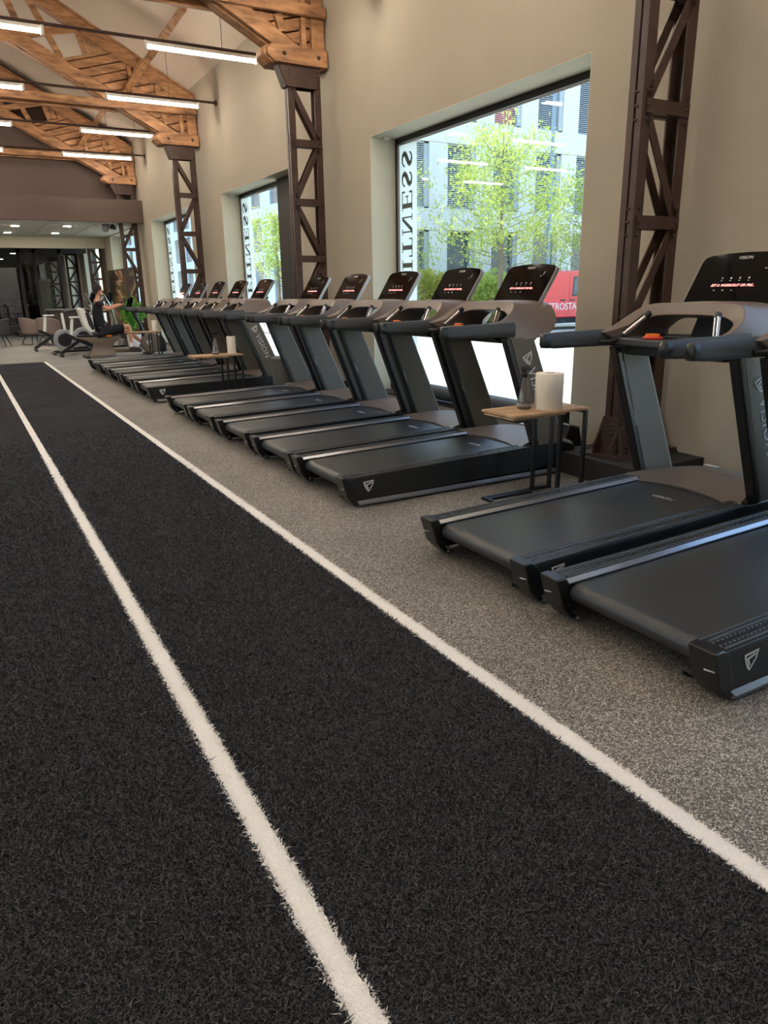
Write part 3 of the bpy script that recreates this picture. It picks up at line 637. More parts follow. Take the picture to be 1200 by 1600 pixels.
    for i in range(N + 1):
        t = -1 + 2 * i / N; at = abs(t)
        lo = (1.69 - .17 * at ** 3, .462 * t, .228 + .018 * (1 - at) + .006)
        mid = (1.80 - .20 * at ** 3, .452 * t, .278 - .02 * at ** 4)
        cr = (2.02 - .38 * at ** 3.2, .43 * t, .318 - .045 * at ** 3)
        rim.append([lo, mid, cr, (cr[0], cr[1], cr[2] - .02), (lo[0] + .02, lo[1], lo[2] - .03)])
    obj('deck_rim', MB().loft(rim), 'shell', T, smooth=50)
    for i in range(N + 1):
        t = -1 + 2 * i / N; at = abs(t)
        cr = (1.98 - .30 * at ** 3.2, .41 * t, .312 - .05 * at ** 3)
        cov.append([cr, (2.14 - .1 * at ** 3, .41 * t, .305 - .05 * at ** 3), (2.27 - .06 * at ** 4, .40 * t, .25 - .03 * at ** 2), (2.30 - .05 * at ** 4, .40 * t, .07), (1.8, .40 * t, .07)])
    obj('motor_cover', MB().loft(cov), 'cover', T, smooth=40)
    obj('cover_label', MB().box(2.12, 2.15, .1, .2, .309, .312), 'white_gloss', T, smooth=0)
    # console ring
    half = [((1.26, .425, 1.225), (1.27, .39, 1.225), (1.50, .38, 1.12), (1.45, .455, 1.115)),
            ((1.38, .425, 1.262), (1.40, .37, 1.250), (1.66, .37, 1.15), (1.66, .462, 1.112)),
            ((1.48, .405, 1.318), (1.50, .33, 1.285), (1.74, .33, 1.20), (1.84, .458, 1.15)),
            ((1.54, .36, 1.365), (1.54, .27, 1.308), (1.76, .27, 1.26), (1.93, .43, 1.245)),
            ((1.575, .30, 1.388), (1.555, .215, 1.320), (1.78, .215, 1.295), (1.93, .37, 1.35)),
            ((1.585, .20, 1.395), (1.56, .12, 1.325), (1.79, .12, 1.30), (1.90, .27, 1.392)),
            ((1.588, .0, 1.398), (1.56, .0, 1.327), (1.79, .0, 1.302), (1.90, .0, 1.40))]
    ctl = half + [tuple((p[0], -p[1], p[2]) for p in r) for r in half[-2::-1]]
    rings = []
    for i in range(len(ctl) - 1):
        p0, p1, p2, p3 = ctl[max(i - 1, 0)], ctl[i], ctl[i + 1], ctl[min(i + 2, len(ctl) - 1)]
        for k in range(4):
            t = k / 4; rings.append([tuple(.5 * (2 * b + (c - a) * t + (2 * a - 5 * b + 4 * c - d) * t * t + (3 * b - a - 3 * c + d) * t ** 3) for a, b, c, d in zip(p0[j], p1[j], p2[j], p3[j])) for j in range(4)])
    rings.append(list(ctl[-1]))
    obj('console_ring', MB().loft(rings), 'shell', T, bevel=.008, smooth=45)
    # tray
    tray = [(1.30, .40), (1.44, .41), (1.80, .39), (1.86, .25), (1.86, -.25), (1.80, -.39), (1.44, -.41), (1.30, -.40), (1.24, -.2), (1.22, 0), (1.24, .2)]
    tray = [(1.36, .40), (1.80, .39), (1.86, .25), (1.86, -.25), (1.80, -.39), (1.36, -.40), (1.30, -.2), (1.28, 0), (1.30, .2)]
    tr = obj('console_tray', MB().prism(tray, 1.15, 1.195, 'z'), 'arm', T, bevel=.012)
    obj('keypad', MB().box(1.40, 1.56, -.20, .12, 1.195, 1.203), 'screen', tr, bevel=.003)
    kb = MB()
    for i in range(3):
        for j in range(7): kb.box(1.42 + i * .045, 1.445 + i * .045, -.18 + j * .04, -.155 + j * .04, 1.203, 1.206)
    obj('keys', kb, 'arm', tr, kind='stuff', smooth=0)
    for s in (1, -1): obj('cup_holder', MB().lathe([(.045, 0), (.05, .008), (.042, .01), (.036, -.01), (.001, -.012)], (1.62, s * .27, 1.195)), 'black', tr)
    obj('under_tray', MB().prism([(1.32, 1.15), (1.84, 1.15), (1.76, 1.075), (1.44, 1.085)], -.36, .36), 'black', T, bevel=.01)
    k1 = obj('safety_clip', MB().lathe([(.001, 0), (.046, 0), (.05, .008), (.046, .016), (.001, .016)], (0, 0, 0)).xf(Matrix.Translation((1.33, .06, 1.196)) @ Matrix.Diagonal((.8, 1.35, 1, 1))), 'red', tr)
    obj('clip_grip', MB().lathe([(.001, .016), (.036, .016), (.036, .03), (.001, .034)], (0, 0, 0)).xf(Matrix.Translation((1.33, .06, 1.196)) @ Matrix.Diagonal((.7, 1.4, 1, 1))), 'orange', k1)
    obj('clip_cord', MB().tube([(1.34, .12, 1.2), (1.32, .2, 1.19), (1.30, .24, 1.13), (1.32, .26, 1.06), (1.36, .30, 1.1)], .003, 5), 'black', k1)
    # screen
    ang = math.atan2(1.695 - 1.37, 2.04 - 1.83); ux = Vector((math.cos(ang), 0, math.sin(ang))); nr = Vector((-math.sin(ang), 0, math.cos(ang)))
    base = Vector((1.845, 0, 1.375)); Ht = .375
    F = lambda o: frame(o, (0, -1, 0), ux)
    out = []
    for x, y in ((-.30, 0), (.30, 0), (.305, .30), (.295, .335), (.26, .352), (.13, .366), (0, .37), (-.13, .366), (-.26, .352), (-.295, .335), (-.305, .30)): out.append((x, y))
    mon = obj('console_screen', MB().prism(out, -.035, 0, 'z').xf(F(base)), 'silver', T, bevel=.006)
    obj('screen_glass', MB().prism([(x * .965, .006 + y * .97) for x, y in out], 0, .004, 'z').xf(F(base)), 'screen', mon, bevel=.002)
    fr = base + nr * .0045
    obj('screen_name', text_mb('VISION', .030, .0004).xf(F(fr + ux * .325)), 'print', mon, smooth=0)
    obj('screen_message', text_mb('SET A WORKOUT OR PRE...', .024, .0004, shear=.3).xf(F(fr + ux * .135)), 'red_led', mon, smooth=0)
    ic = MB()
    for j in range(4):
        ic.lathe([(.001, 0), (.006, 0), (.006, .0012), (.001, .0012)], (-.09 + j * .06, .185, 0), n=8); ic.box(-.093 + j * .06, -.084 + j * .06, .165, .170, 0, .0012)
        if j < 3: ic.box(-.115 + j * .06, -.103 + j * .06, .098, .104, 0, .0012)
    ic.box(.16, .175, .245, .25, 0, .0012).box(.188, .192, .255, .285, 0, .0012).box(.19, .2, .28, .284, 0, .0012)
    obj('screen_icons', ic.xf(F(fr)), 'print', mon, smooth=0)
    obj('screen_neck', MB().prism([(1.78, 1.19), (1.86, 1.19), (2.00, 1.42), (1.90, 1.44)], -.16, .16), 'arm', T, bevel=.01)
    return T
tm0 = make_treadmill(); index_kids()
XT = 2.19
TY = [1.905, 2.945, 4.90, 5.885, 6.95, 8.05, 9.10, 11.06, 12.22, 13.36, 14.47, 15.60]
TLB = ['black treadmill nearest the camera, cut off by the right edge of the photo', 'black treadmill second from the camera, in front of the nearest column, beside the side table',
       'black treadmill just beyond the nearest side table with the paper roll', 'fourth treadmill from the camera, before the right part of the big window', 'fifth treadmill from the camera, its screen before the white lettering band of the big window',
       'sixth treadmill from the camera, its screen before bare wall', 'seventh treadmill from the camera, beside the grey bin', 'treadmill just beyond the second side table, first of the far group',
       'second treadmill of the far group, beyond the second side table', 'middle treadmill of the far group of five', 'fourth treadmill of the far group of five', 'farthest treadmill, nearest the seated rider']
for i, y in enumerate(TY):
    c = tm0 if i == 0 else copy_tree(tm0)
    c.location = (XT, y, 0); c['label'] = TLB[i]; c['group'] = 'row of treadmills'

# ------------------------------------------------------------------ side tables, bottles, rolls, bin
def make_table():
    t = thing('nesting_table', 'x', 'table')
    obj('table_top', MB().box(-.36, .33, -.185, .185, .655, .672), 'tabletop', t, bevel=.003)
    for y in (-.17, .17):
        obj('leg', MB().box(.29, .315, y - .0125, y + .0125, 0, .655), 'black', t, smooth=0)
        obj('floor_bar', MB().box(-.34, .29, y - .0125, y + .0125, 0, .022), 'black', t, smooth=0)
    obj('cross_bar', MB().box(.29, .315, -.157, .157, .633, .655), 'black', t, smooth=0); obj('cross_bar', MB().box(-.34, -.315, -.157, .157, 0, .022), 'black', t, smooth=0)
    obj('inner_top', MB().box(-.352, .12, -.165, .165, .636, .651), 'tabletop', t, bevel=.003)
    for y in (-.135, .135):
        obj('leg', MB().box(.09, .115, y - .0125, y + .0125, .022, .636), 'black', t, smooth=0, label='leg of the smaller inner table')
        obj('floor_bar', MB().box(-.31, .09, y - .0125, y + .0125, .0, .02), 'black', t, smooth=0)
    return t
def make_bottle():
    b = thing('spray_bottle', 'x', 'bottle')
    obj('bottle_body', MB().lathe([(.001, 0), (.042, 0), (.048, .01), (.047, .05), (.040, .10), (.026, .17), (.017, .205), (.015, .225), (.001, .225)]), 'bottle_liquid', b, smooth=60)
    h = obj('spray_head', MB().lathe([(.018, .222), (.019, .245), (.012, .25), (.011, .27), (.001, .27)]).prism([(-.045, .275), (-.04, .300), (.025, .305), (.05, .280), (.045, .27), (.0, .262)], -.011, .011), 'black', b, bevel=.003)
    obj('trigger', MB().tube([(-.018, 0, .268), (-.03, 0, .25), (-.028, 0, .225), (-.036, 0, .205)], .005, 6), 'black', h)
    o = text_mb('DEZINFEKCE', .030, .0004); cx = 0.0
    vs = []
    for x, y, z in o.v: a = x / .0478 - 2.30; vs.append((math.cos(a) * (.0482 + z), math.sin(a) * (.0482 + z), .03 + y))
    o.v = vs; obj('bottle_print', o, 'print', b, smooth=0)
    return b
def make_roll():
    r = thing('paper_roll', 'x', 'paper roll')
    obj('roll_body', MB().lathe([(.03, 0), (.094, 0), (.097, .004), (.097, .246), (.094, .25), (.03, .25)], n=40), 'paper', r, smooth=50)
    obj('roll_core', MB().lathe([(.03, .02), (.030, .252), (.027, .252), (.027, .02)], n=24), 'bin', r)
    pts = [(.098 * math.cos(a), .098 * math.sin(a)) for a in [-.9 + .1 * k for k in range(8)]] + [(.108, .008), (.112, .03)]
    obj('loose_sheet', MB().loft([[(x, y, .004), (x, y, .248), (x * 1.01, y * 1.01, .248), (x * 1.01, y * 1.01, .004)] for x, y in pts]), 'paper', r)
    return r
tb0 = make_table(); bt0 = make_bottle(); rl0 = make_roll(); index_kids()
spots = [(3.50, 3.95, 'nearest', 0), (3.05, 10.08, 'second', 0), (3.66, 17.45, 'farthest', 0)]
for i, (x, y, w, rz) in enumerate(spots):
    t = tb0 if i == 0 else copy_tree(tb0); t.location = (x, y, 0); t.rotation_euler = (0, 0, rz); t['group'] = 'side tables'
    t['label'] = ['oak topped black C frame side table between the near treadmills', 'oak topped side table between the two groups of treadmills, beside the grey bin', 'farthest oak topped side table, in front of the seated rider'][i]
    if i < 2:
        b = bt0 if i == 0 else copy_tree(bt0); b.location = (x - .10 + (.1 if i else 0), y + .03, .672); b['group'] = 'spray bottles'
        b['label'] = ['dark spray bottle with black trigger on the nearest side table', 'dark spray bottle on the second side table'][i]
    r = rl0 if i == 0 else copy_tree(rl0); r.location = (x + [.045, .22, .22][i], y + [-.06, .0, -.02][i], .672); r['group'] = 'paper rolls'
    r['label'] = ['fat white paper towel roll on the nearest side table', 'white paper roll on the second side table', 'white paper roll on the farthest side table'][i]
    if i: r.scale = (.62, .62, .95)
b = thing('waste_bin', 'grey round waste bin standing behind the seventh treadmill', 'bin', (4.12, 10.33, 0)); b.location = (3.98, 9.93, 0)
obj('bin_body', MB().lathe([(.001, 0), (.15, 0), (.155, .01), (.185, .56), (.001, .56)], n=28), 'bin', b, smooth=50)
obj('bin_lid', MB().lathe([(.001, .56), (.192, .56), (.195, .58), (.17, .60), (.06, .605), (.001, .595)], n=28), 'bin', b, smooth=50)
sp = thing('wall_speaker', 'small dark angular box on the plinth behind the nearest side table', 'box', (4.55, 4.78, 0))
obj('box_body', MB().prism([(-.15, .18 - .18), (.18, 0), (.10, .30), (-.02, .33)], -.1, .1), 'black', sp, bevel=.01); obj('box_lid', MB().bar((-.03, 0, .335), (.10, 0, .305), .2, .01), 'alu', sp, smooth=0)

# ------------------------------------------------------------------ figures via skin modifier
def skin_obj(name, verts, edges, radii, m, parent=None, sub=2, root=0):
    me = bpy.data.meshes.new(name); me.from_pydata(verts, edges, []); me.materials.append(M[m])
    o = bpy.data.objects.new(name, me); C.objects.link(o); o.parent = parent
    sk = o.modifiers.new('skin', 'SKIN'); sk.use_smooth_shade = True; sk.branch_smoothing = .6
    for i, r in enumerate(radii):
        d = me.skin_vertices[0].data[i]; d.radius = (r, r) if not isinstance(r, tuple) else r; d.use_root = (i == root)
    s = o.modifiers.new('sub', 'SUBSURF'); s.levels = sub; s.render_levels = sub; return o
def make_person(loc):
    p = thing('person', 'person in black T-shirt and shorts sitting on the recumbent bike, arms reaching forward', 'person', loc)
    V = [(0, 0, .62), (-.01, 0, .78), (-.02, 0, .98), (-.02, 0, 1.20), (0, 0, 1.33), (.02, 0, 1.42), (.05, 0, 1.50),          # 0-6 pelvis..neck..skull base
         (0, -.17, 1.32), (.18, -.24, 1.14), (.42, -.22, 1.22), (.52, -.20, 1.25),                       # 7-10 near arm
         (0, .17, 1.32), (.18, .24, 1.14), (.42, .22, 1.22), (.52, .20, 1.25),                           # 11-14 far arm
         (.04, -.10, .60), (.40, -.13, .70), (.66, -.12, .74), (.67, -.12, .50), (.68, -.12, .30), (.66, -.12, .22), (.82, -.12, .20),  # 15-21 near leg
         (.04, .10, .60), (.40, .13, .62), (.72, .12, .58), (.86, .12, .42), (.98, .12, .30), (1.0, .12, .24), (1.12, .12, .27)]         # 22-28
    E = [(0, 1), (1, 2), (2, 3), (3, 4), (4, 5), (5, 6), (4, 7), (7, 8), (8, 9), (9, 10), (4, 11), (11, 12), (12, 13), (13, 14), (0, 15), (15, 16), (16, 17), (17, 18), (18, 19), (19, 20), (20, 21),
         (0, 22), (22, 23), (23, 24), (24, 25), (25, 26), (26, 27), (27, 28)]
    R = [.13, .12, .125, .13, .09, .055, .055, .062, .046, .034, .028, .062, .046, .034, .028, .095, .082, .058, .055, .036, .036, .03, .095, .082, .058, .055, .036, .036, .03]
    skin_obj('body', V, E, R, 'skin', p)
    # shirt and shorts a little larger than the body
    sv = [V[i] for i in (0, 1, 2, 3, 4, 7, 11)] + [(.11, -.215, 1.21), (.11, .215, 1.21)]
    skin_obj('t_shirt', sv, [(0, 1), (1, 2), (2, 3), (3, 4), (4, 5), (4, 6), (5, 7), (6, 8)], [.145, .14, .15, .155, .115, .08, .08, .068, .068], 'cloth_black', p)
    sv = [(0, 0, .66), (.04, -.10, .60), (.40, -.13, .70), (.58, -.125, .73), (.04, .10, .60), (.40, .13, .62), (.60, .125, .60)]
    skin_obj('shorts', sv, [(0, 1), (1, 2), (2, 3), (0, 4), (4, 5), (5, 6)], [.145, .115, .10, .085, .115, .10, .085], 'cloth_black', p)
    # head facing +x
    hd = obj('head', MB().ball((.06, 0, 1.60), .095, 20, 14, (1.0, .80, 1.22)).ball((.075, 0, 1.535), .07, 16, 10, (1.05, .8, .8)), 'skin', p, smooth=80)
    obj('nose', MB().loft([[(.15, -.012, 1.60), (.15, .012, 1.60), (.152, .0, 1.62)], [(.172, -.016, 1.57), (.172, .016, 1.57), (.178, 0, 1.585)], [(.15, -.014, 1.56), (.15, .014, 1.56), (.155, 0, 1.565)]]), 'skin', hd)
    for s in (1, -1):
        obj('ear', MB().ball((.05, s * .077, 1.59), .03, 10, 8, (.6, .3, 1)), 'skin', hd); obj('eye', MB().ball((.137, s * .032, 1.61), .011, 8, 6), 'white_gloss', hd)
    obj('mouth', MB().ball((.148, 0, 1.535), .02, 8, 6, (.4, 1, .25)), 'red', hd)
    obj('hair', MB().ball((.035, 0, 1.63), .112, 20, 12, (.98, .86, 1.02)).ball((-.03, 0, 1.57), .07, 14, 10, (.8, 1.1, 1.0)), 'hair', p, smooth=80)
    for s in (-1, 1):
        for k in range(4):
            y0 = s * .20 + (-.027 + k * .018)
            L = (.035, .042, .04, .03)[k]
            skin_obj('finger', [(.53, y0, 1.255), (.565, y0, 1.262), (.565 + L * .6, y0, 1.245), (.565 + L * .5, y0, 1.225)], [(0, 1), (1, 2), (2, 3)], [.010, .0095, .0085, .007], 'skin', p, 1)
        skin_obj('thumb', [(.50, s * .20 - s * .02, 1.25), (.53, s * .20 - s * .045, 1.245), (.56, s * .20 - s * .045, 1.235)], [(0, 1), (1, 2)], [.012, .011, .009], 'skin', p, 1)
        obj('palm', MB().ball((.525, s * .20, 1.252), .036, 10, 8, (1, .95, .45)), 'skin', p)
    for (x, y, z, a) in ((.70, -.12, .20, .1), (1.02, .12, .25, .35)):
        m2 = Matrix.Translation((x, y, z)) @ Matrix.Rotation(-a, 4, 'Y')
        sh = obj('shoe', MB().loft([[(xx, -w, -.055), (xx, w, -.055), (xx, w * .9, h), (xx, -w * .9, h)] for xx, w, h in ((-.09, .03, .02), (-.05, .042, .04), (.03, .04, .02), (.12, .045, -.01), (.18, .03, -.03))]).xf(m2), 'chair_dark', p, bevel=.012, smooth=60)
        obj('sock', MB().cyl((x - .04, y, z + .02), (x - .035, y, z + .13), .043, .042, n=12), 'white_gloss', p)
    return p
BX, BY = 3.02, 19.45
make_person((BX, BY, 0))
def recumbent(loc, label, back=True):
    t = thing('recumbent_bike', label, 'exercise bike', loc)
    # rear pedestal with flared foot
    rings = [[(x0, y, z), (x1, y, z), (x1, -y, z), (x0, -y, z)] for z, x0, x1, y in ((.04, -.36, .30, .14), (.10, -.32, .30, .11), (.22, -.22, .24, .08), (.34, -.20, .30, .08), (.44, -.40, .44, .09), (.50, -.62, .50, .08))]
    obj('pedestal', MB().loft(rings), 'taupe_gloss', t, bevel=.02, smooth=50)
    obj('rear_stabiliser', MB().box(-.44, -.33, -.30, .30, .0, .06), 'black', t, bevel=.02)
    obj('seat_rail', MB().bar((-.55, 0, .53), (.48, 0, .49), .10, .05), 'black', t, bevel=.008)
    obj('seat_pad', MB().loft([[(x, -w, z - .045), (x, w, z - .045), (x, w, z), (x, 0, z + .004), (x, -w, z)] for x, w, z in ((-.18, .17, .60), (0, .20, .595), (.18, .19, .60), (.32, .12, .60))]), 'black', t, bevel=.015, smooth=60)
    obj('seat_lever', MB().box(.10, .24, -.20, -.10, .50, .53), 'orange', t, bevel=.005)
    bk = [(-.20, .60), (-.30, .72), (-.36, .95), (-.40, 1.16), (-.34, 1.20), (-.26, 1.16), (-.20, .98), (-.15, .80), (-.10, .62)]
    obj('seat_back', MB().prism([(x - .06, z) for x, z in bk], -.20, .20), 'white_gloss', t, bevel=.03)
    obj('back_pad', MB().prism([(-.20, .66), (-.27, .80), (-.32, 1.08), (-.25, 1.10), (-.19, .95), (-.13, .70)], -.215, -.02).prism([(-.20, .66), (-.27, .80), (-.32, 1.08), (-.25, 1.10), (-.19, .95), (-.13, .70)], .02, .215), 'black', t, bevel=.02)
    obj('bridge', MB().bar((.25, 0, .14), (.95, 0, .12), .10, .09), 'taupe_gloss', t, bevel=.02)
    prof = [(1.18 + .27 * math.cos(a) * (1.25 if math.cos(a) > 0 else .85), .29 + .25 * math.sin(a)) for a in [2 * PI * k / 28 for k in range(28)]]
    h = obj('flywheel_housing', MB().prism(prof, -.11, .11), 'taupe_gloss', t, bevel=.03, smooth=50)
    obj('front_shield', MB().prism([(1.38, .06), (1.55, .06), (1.56, .30), (1.46, .50), (1.38, .46)], -.115, .115), 'black', h, bevel=.02)
    obj('shield_mark', shield(.12).xf(frame((1.12, -.112, .30), (1, 0, 0), (0, 0, 1))), 'print', h, smooth=0)
    obj('front_stabiliser', MB().box(1.02, 1.14, -.28, .28, .0, .06), 'black', t, bevel=.02)
    for s, x, z in ((-1, .76, .14), (1, 1.08, .20)):
        cr = obj('crank_arm', MB().bar((.93, s * .13, .24), (x, s * .13, z), .02, .03), 'chrome', t, bevel=.004)
        obj('pedal', MB().box(x - .06, x + .07, s * .15 - .045, s * .15 + .045, z - .02, z + .0), 'black', cr, bevel=.005)
    obj('console_mast', MB().tube([(1.05, 0, .45), (.98, 0, .75), (.84, 0, 1.05), (.78, 0, 1.18)], [.05, .045, .04, .04], 12), 'black', t)
    obj('console', MB().prism([(.70, 1.12), (.78, 1.12), (.86, 1.40), (.79, 1.42)], -.16, .16), 'screen', t, bevel=.012)
    obj('handlebar', MB().tube([(.86, -.10, 1.10), (.70, -.20, 1.12), (.58, -.21, 1.20), (.62, -.21, 1.30), (.74, -.18, 1.40)], .017, 10).tube([(.86, .10, 1.10), (.70, .20, 1.12), (.58, .21, 1.20), (.62, .21, 1.30), (.74, .18, 1.40)], .017, 10), 'black', t)
    obj('bottle_holder', MB().cyl((.90, -.10, .95), (.87, -.10, 1.12), .04, n=12), 'arm', t)
    return t
recumbent((BX - .02, BY, 0), 'taupe recumbent bike that the person in black sits on')
def elliptical(loc, rz, label):
    t = thing('elliptical_trainer', label, 'cross trainer', loc, rz, 'cross trainers')
    obj('rear_wheel_cover', MB().cyl((0, -.09, .36), (0, .09, .36), .27, n=32), 'silver', t, bevel=.02, smooth=50)
    obj('wheel_hub', MB().cyl((0, -.10, .36), (0, .10, .36), .17, n=28), 'black', t, bevel=.01)
    obj('hub_print', text_mb('MATRIX', .05, .0005).xf(frame((.0, -.1015, .36), (1, 0, 0), (0, 0, 1))), 'print', t, smooth=0) if False else None
    obj('base_beam', MB().bar((-.3, 0, .06), (1.1, 0, .08), .12, .06), 'black', t, bevel=.01)
    for s in (-1, 1):
        obj('foot_plate', MB().bar((.15, s * .16, .14), (.62, s * .16, .20), .14, .03), 'black', t, bevel=.01)
        obj('swing_arm', MB().tube([(.75, s * .20, .30), (.86, s * .24, .80), (.80, s * .26, 1.15), (.70, s * .26, 1.35), (.62, s * .24, 1.52)], .02, 10), 'chrome', t)
        obj('stabiliser', MB().box(-.34, -.26, s * .02, s * .3, 0, .05) if s > 0 else MB().box(-.34, -.26, -.3, -.02, 0, .05), 'black', t, bevel=.01)
    obj('mast', MB().tube([(.95, 0, .1), (.92, 0, .8), (.84, 0, 1.30)], .045, 12), 'silver', t)
    obj('console', MB().prism([(.72, 1.25), (.80, 1.22), (.90, 1.52), (.83, 1.55)], -.17, .17), 'screen', t, bevel=.01)
    return t
elliptical((2.36, 21.2, 0), 0, 'silver wheeled cross trainer left of the rider')
elliptical((2.95, 22.05, 0), 0, 'cross trainer with tall chrome arms behind the rider')
def spin_bike(loc, rz, label):
    t = thing('upright_bike', label, 'exercise bike', loc, rz, 'upright bikes')
    obj('flywheel', MB().cyl((-.45, -.03, .30), (-.45, .03, .30), .24, n=32), 'silver', t, bevel=.008, smooth=50)
    obj('main_frame', MB().bar((-.55, 0, .10), (.35, 0, .55), .09, .09).bar((.5, 0, .07), (-.05, 0, .42), .08, .08), 'black', t, bevel=.01)
    obj('seat_post', MB().bar((.20, 0, .45), (.12, 0, .92), .05, .07), 'white_gloss', t, bevel=.008); obj('saddle', MB().loft([[(x, -w, .93), (x, w, .93), (x, w, .97), (x, -w, .97)] for x, w in ((-.12, .02), (.0, .05), (.12, .11), (.18, .10))]), 'white_gloss', t, bevel=.012)
    obj('bar_post', MB().bar((-.35, 0, .45), (-.32, 0, 1.0), .05, .07), 'white_gloss', t, bevel=.008); obj('handlebar', MB().tube([(-.55, -.2, 1.06), (-.34, -.2, 1.02), (-.3, 0, 1.02), (-.34, .2, 1.02), (-.55, .2, 1.06)], .016, 8), 'black', t)
    obj('stabiliser', MB().box(-.68, -.60, -.25, .25, 0, .05).box(.44, .52, -.25, .25, 0, .05), 'black', t, bevel=.01)
    return t
spin_bike((2.62, 20.3, 0), PI, 'white posted upright bike just left of the rider'); spin_bike((2.25, 22.9, 0), PI, 'second white posted upright bike, behind the first')

# ------------------------------------------------------------------ lounge and cafe furniture
def armchair(loc, rz, label, m='chair'):
    t = thing('armchair', label, 'armchair', loc, rz, 'lounge armchairs')
    N = 14; rings = []
    for i in range(N + 1):
        a = -PI * .62 + PI * 1.24 * i / N; ca, sa = math.cos(a), math.sin(a); top = .84 - .20 * (abs(a) / (PI * .62)) ** 2
        r0, r1 = .27, .345
        rings.append([(-r0 * ca * 1.0, r0 * sa, .36), (-r1 * ca * .96, r1 * sa, .36), (-(r1 + .05) * ca, (r1 + .03) * sa, top), (-(r1) * ca, (r1 - .01) * sa, top + .01)])
    obj('backrest', MB().loft(rings), m, t, bevel=.012, smooth=60)
    obj('seat', MB().lathe([(.001, .32), (.30, .32), (.33, .36), (.33, .42), (.29, .45), (.001, .46)], n=24), m, t, smooth=60)
    for x, y in ((.2, .2), (.2, -.2), (-.2, .2), (-.2, -.2)): obj('leg', MB().tube([(x * .8, y * .8, .33), (x * 1.4, y * 1.4, 0)], [.02, .011], 8), 'black', t)
    return t
armchair((2.42, 25.3, 0), PI * .35, 'taupe tub armchair with its back to the camera, right one'); armchair((2.02, 26.0, 0), PI * .15, 'taupe tub armchair, left of the other and behind it')
armchair((.98, 25.6, 0), PI * .9, 'dark armchair cut off by the left edge of the photo', 'chair_dark')
cb = thing('bar_counter', 'black counter box behind the exercise bikes', 'counter', (3.0, 26.3, 0)); obj('counter_body', MB().box(-.45, .75, -.4, .4, 0, 1.02), 'dark', cb, bevel=.01); obj('counter_top', MB().box(-.5, .8, -.45, .45, 1.02, 1.06), 'bin', cb, bevel=.005)
def cafe_chair(loc, rz, label):
    t = thing('cafe_chair', label, 'chair', loc, rz, 'cafe chairs')
    obj('seat', MB().box(-.2, .2, -.2, .2, .43, .46), 'black', t, bevel=.01); obj('backrest', MB().box(-.21, -.18, -.2, .2, .72, .82), 'black', t, bevel=.01)
    for x, y, h in ((-.19, -.19, .8), (-.19, .19, .8), (.19, -.19, .45), (.19, .19, .45)): obj('leg', MB().tube([(x * 1.1, y * 1.1, 0), (x, y, h)], .014, 8), 'black', t)
for i, (x, y, rz) in enumerate(((1.95, 34.5, .2), (2.45, 35.2, 2.8), (1.25, 35.6, -.4))): cafe_chair((x, y, .34), rz, ['black cafe chair nearest behind the glass wall', 'black cafe chair right of the small table', 'black cafe chair at the left edge'][i])
ct = thing('cafe_table', 'dark round cafe table behind the glass wall', 'table', (1.9, 35.4, .34)); obj('table_top', MB().lathe([(.001, .72), (.35, .72), (.35, .75), (.001, .75)], n=24), 'black', ct); obj('pedestal', MB().lathe([(.2, 0), (.2, .02), (.03, .04), (.03, .72), (.001, .72)], n=16), 'black', ct)
# glass partition: frames, panes
gp = thing('glass_partition', 'dark framed glass wall of the cafe at the end of the hall', 'partition', (0, 33.4, 0)); gp['kind'] = 'structure'
for k, x in enumerate((-3.6, -2.1, -.6, .9, 2.4, 2.95, 3.9)):
    obj('mullion', MB().box(x, x + .12, -.05, .05, .34 if x < 2.5 else 0, 3.32), 'dark', gp, smooth=0)
obj('top_rail', MB().box(-9, 5, -.05, .05, 3.1, 3.32), 'dark', gp, smooth=0); obj('mid_rail', MB().box(-9, 2.4, -.04, .04, 2.55, 2.68), 'dark', gp, smooth=0)
for x0, x1 in ((-2.1, -.6), (-.6, .9), (.9, 2.4), (2.4, 2.95), (2.95, 3.9)): obj('pane', MB().box(x0 + .12, x1, -.006, .006, .35, 3.1), 'smoked', gp, smooth=0)
tag(obj('notice_panel', MB().box(1.8, 2.75, 39.8, 39.9, .5, 2.75), 'silver', smooth=0), 'pale grey door sized panel far inside the dark cafe', 'panel')
tag(obj('yellow_cabinet', MB().box(3.05, 3.5, 33.9, 34.3, .0, 2.0).box(3.0, 3.55, 33.85, 34.35, 2.0, 2.12), 'cream', bevel=.01), 'pale yellow upright cabinet with dark top in the cafe', 'cabinet')
for i, (x, y) in enumerate(((1.83, 24.3), (1.78, 26.9), (3.17, 24.0), (3.15, 26.8), (.4, 24.3), (.4, 26.9), (-1.2, 24.3), (1.0, 36.5), (2.6, 38.0), (.2, 41), (2.4, 44))):  # the cafe ones are added to brighten the space behind the glass
    d = thing('downlight', 'square white downlight in the tiled ceiling, %s' % ['near left', 'far left', 'near right', 'far right', 'outside left', 'outside far left', 'outermost left', 'added fill light inside the cafe, left', 'added fill light inside the cafe, right', 'added fill light deep in the cafe, left', 'added fill light deep in the cafe, right'][i], 'lamp', (x, y, 3.40 if y < 30 else 3.31), 0, 'downlights')
    obj('bezel', MB().box(-.11, .11, -.11, .11, -.012, .0), 'lamp_house', d, smooth=0); obj('glow_panel', MB().box(-.09, .09, -.09, .09, -.018, -.012), 'spot', d, smooth=0)
c = thing('dome_camera', 'grey dome security camera under the tiled ceiling', 'camera', (4.08, 23.2, 3.36)); obj('mount', MB().cyl((0, 0, 0), (0, 0, .04), .13, n=20), 'silver', c); obj('dome', MB().ball((0, 0, -.04), .12, 16, 10, (1, 1, 1.1)), 'silver', c, smooth=80)
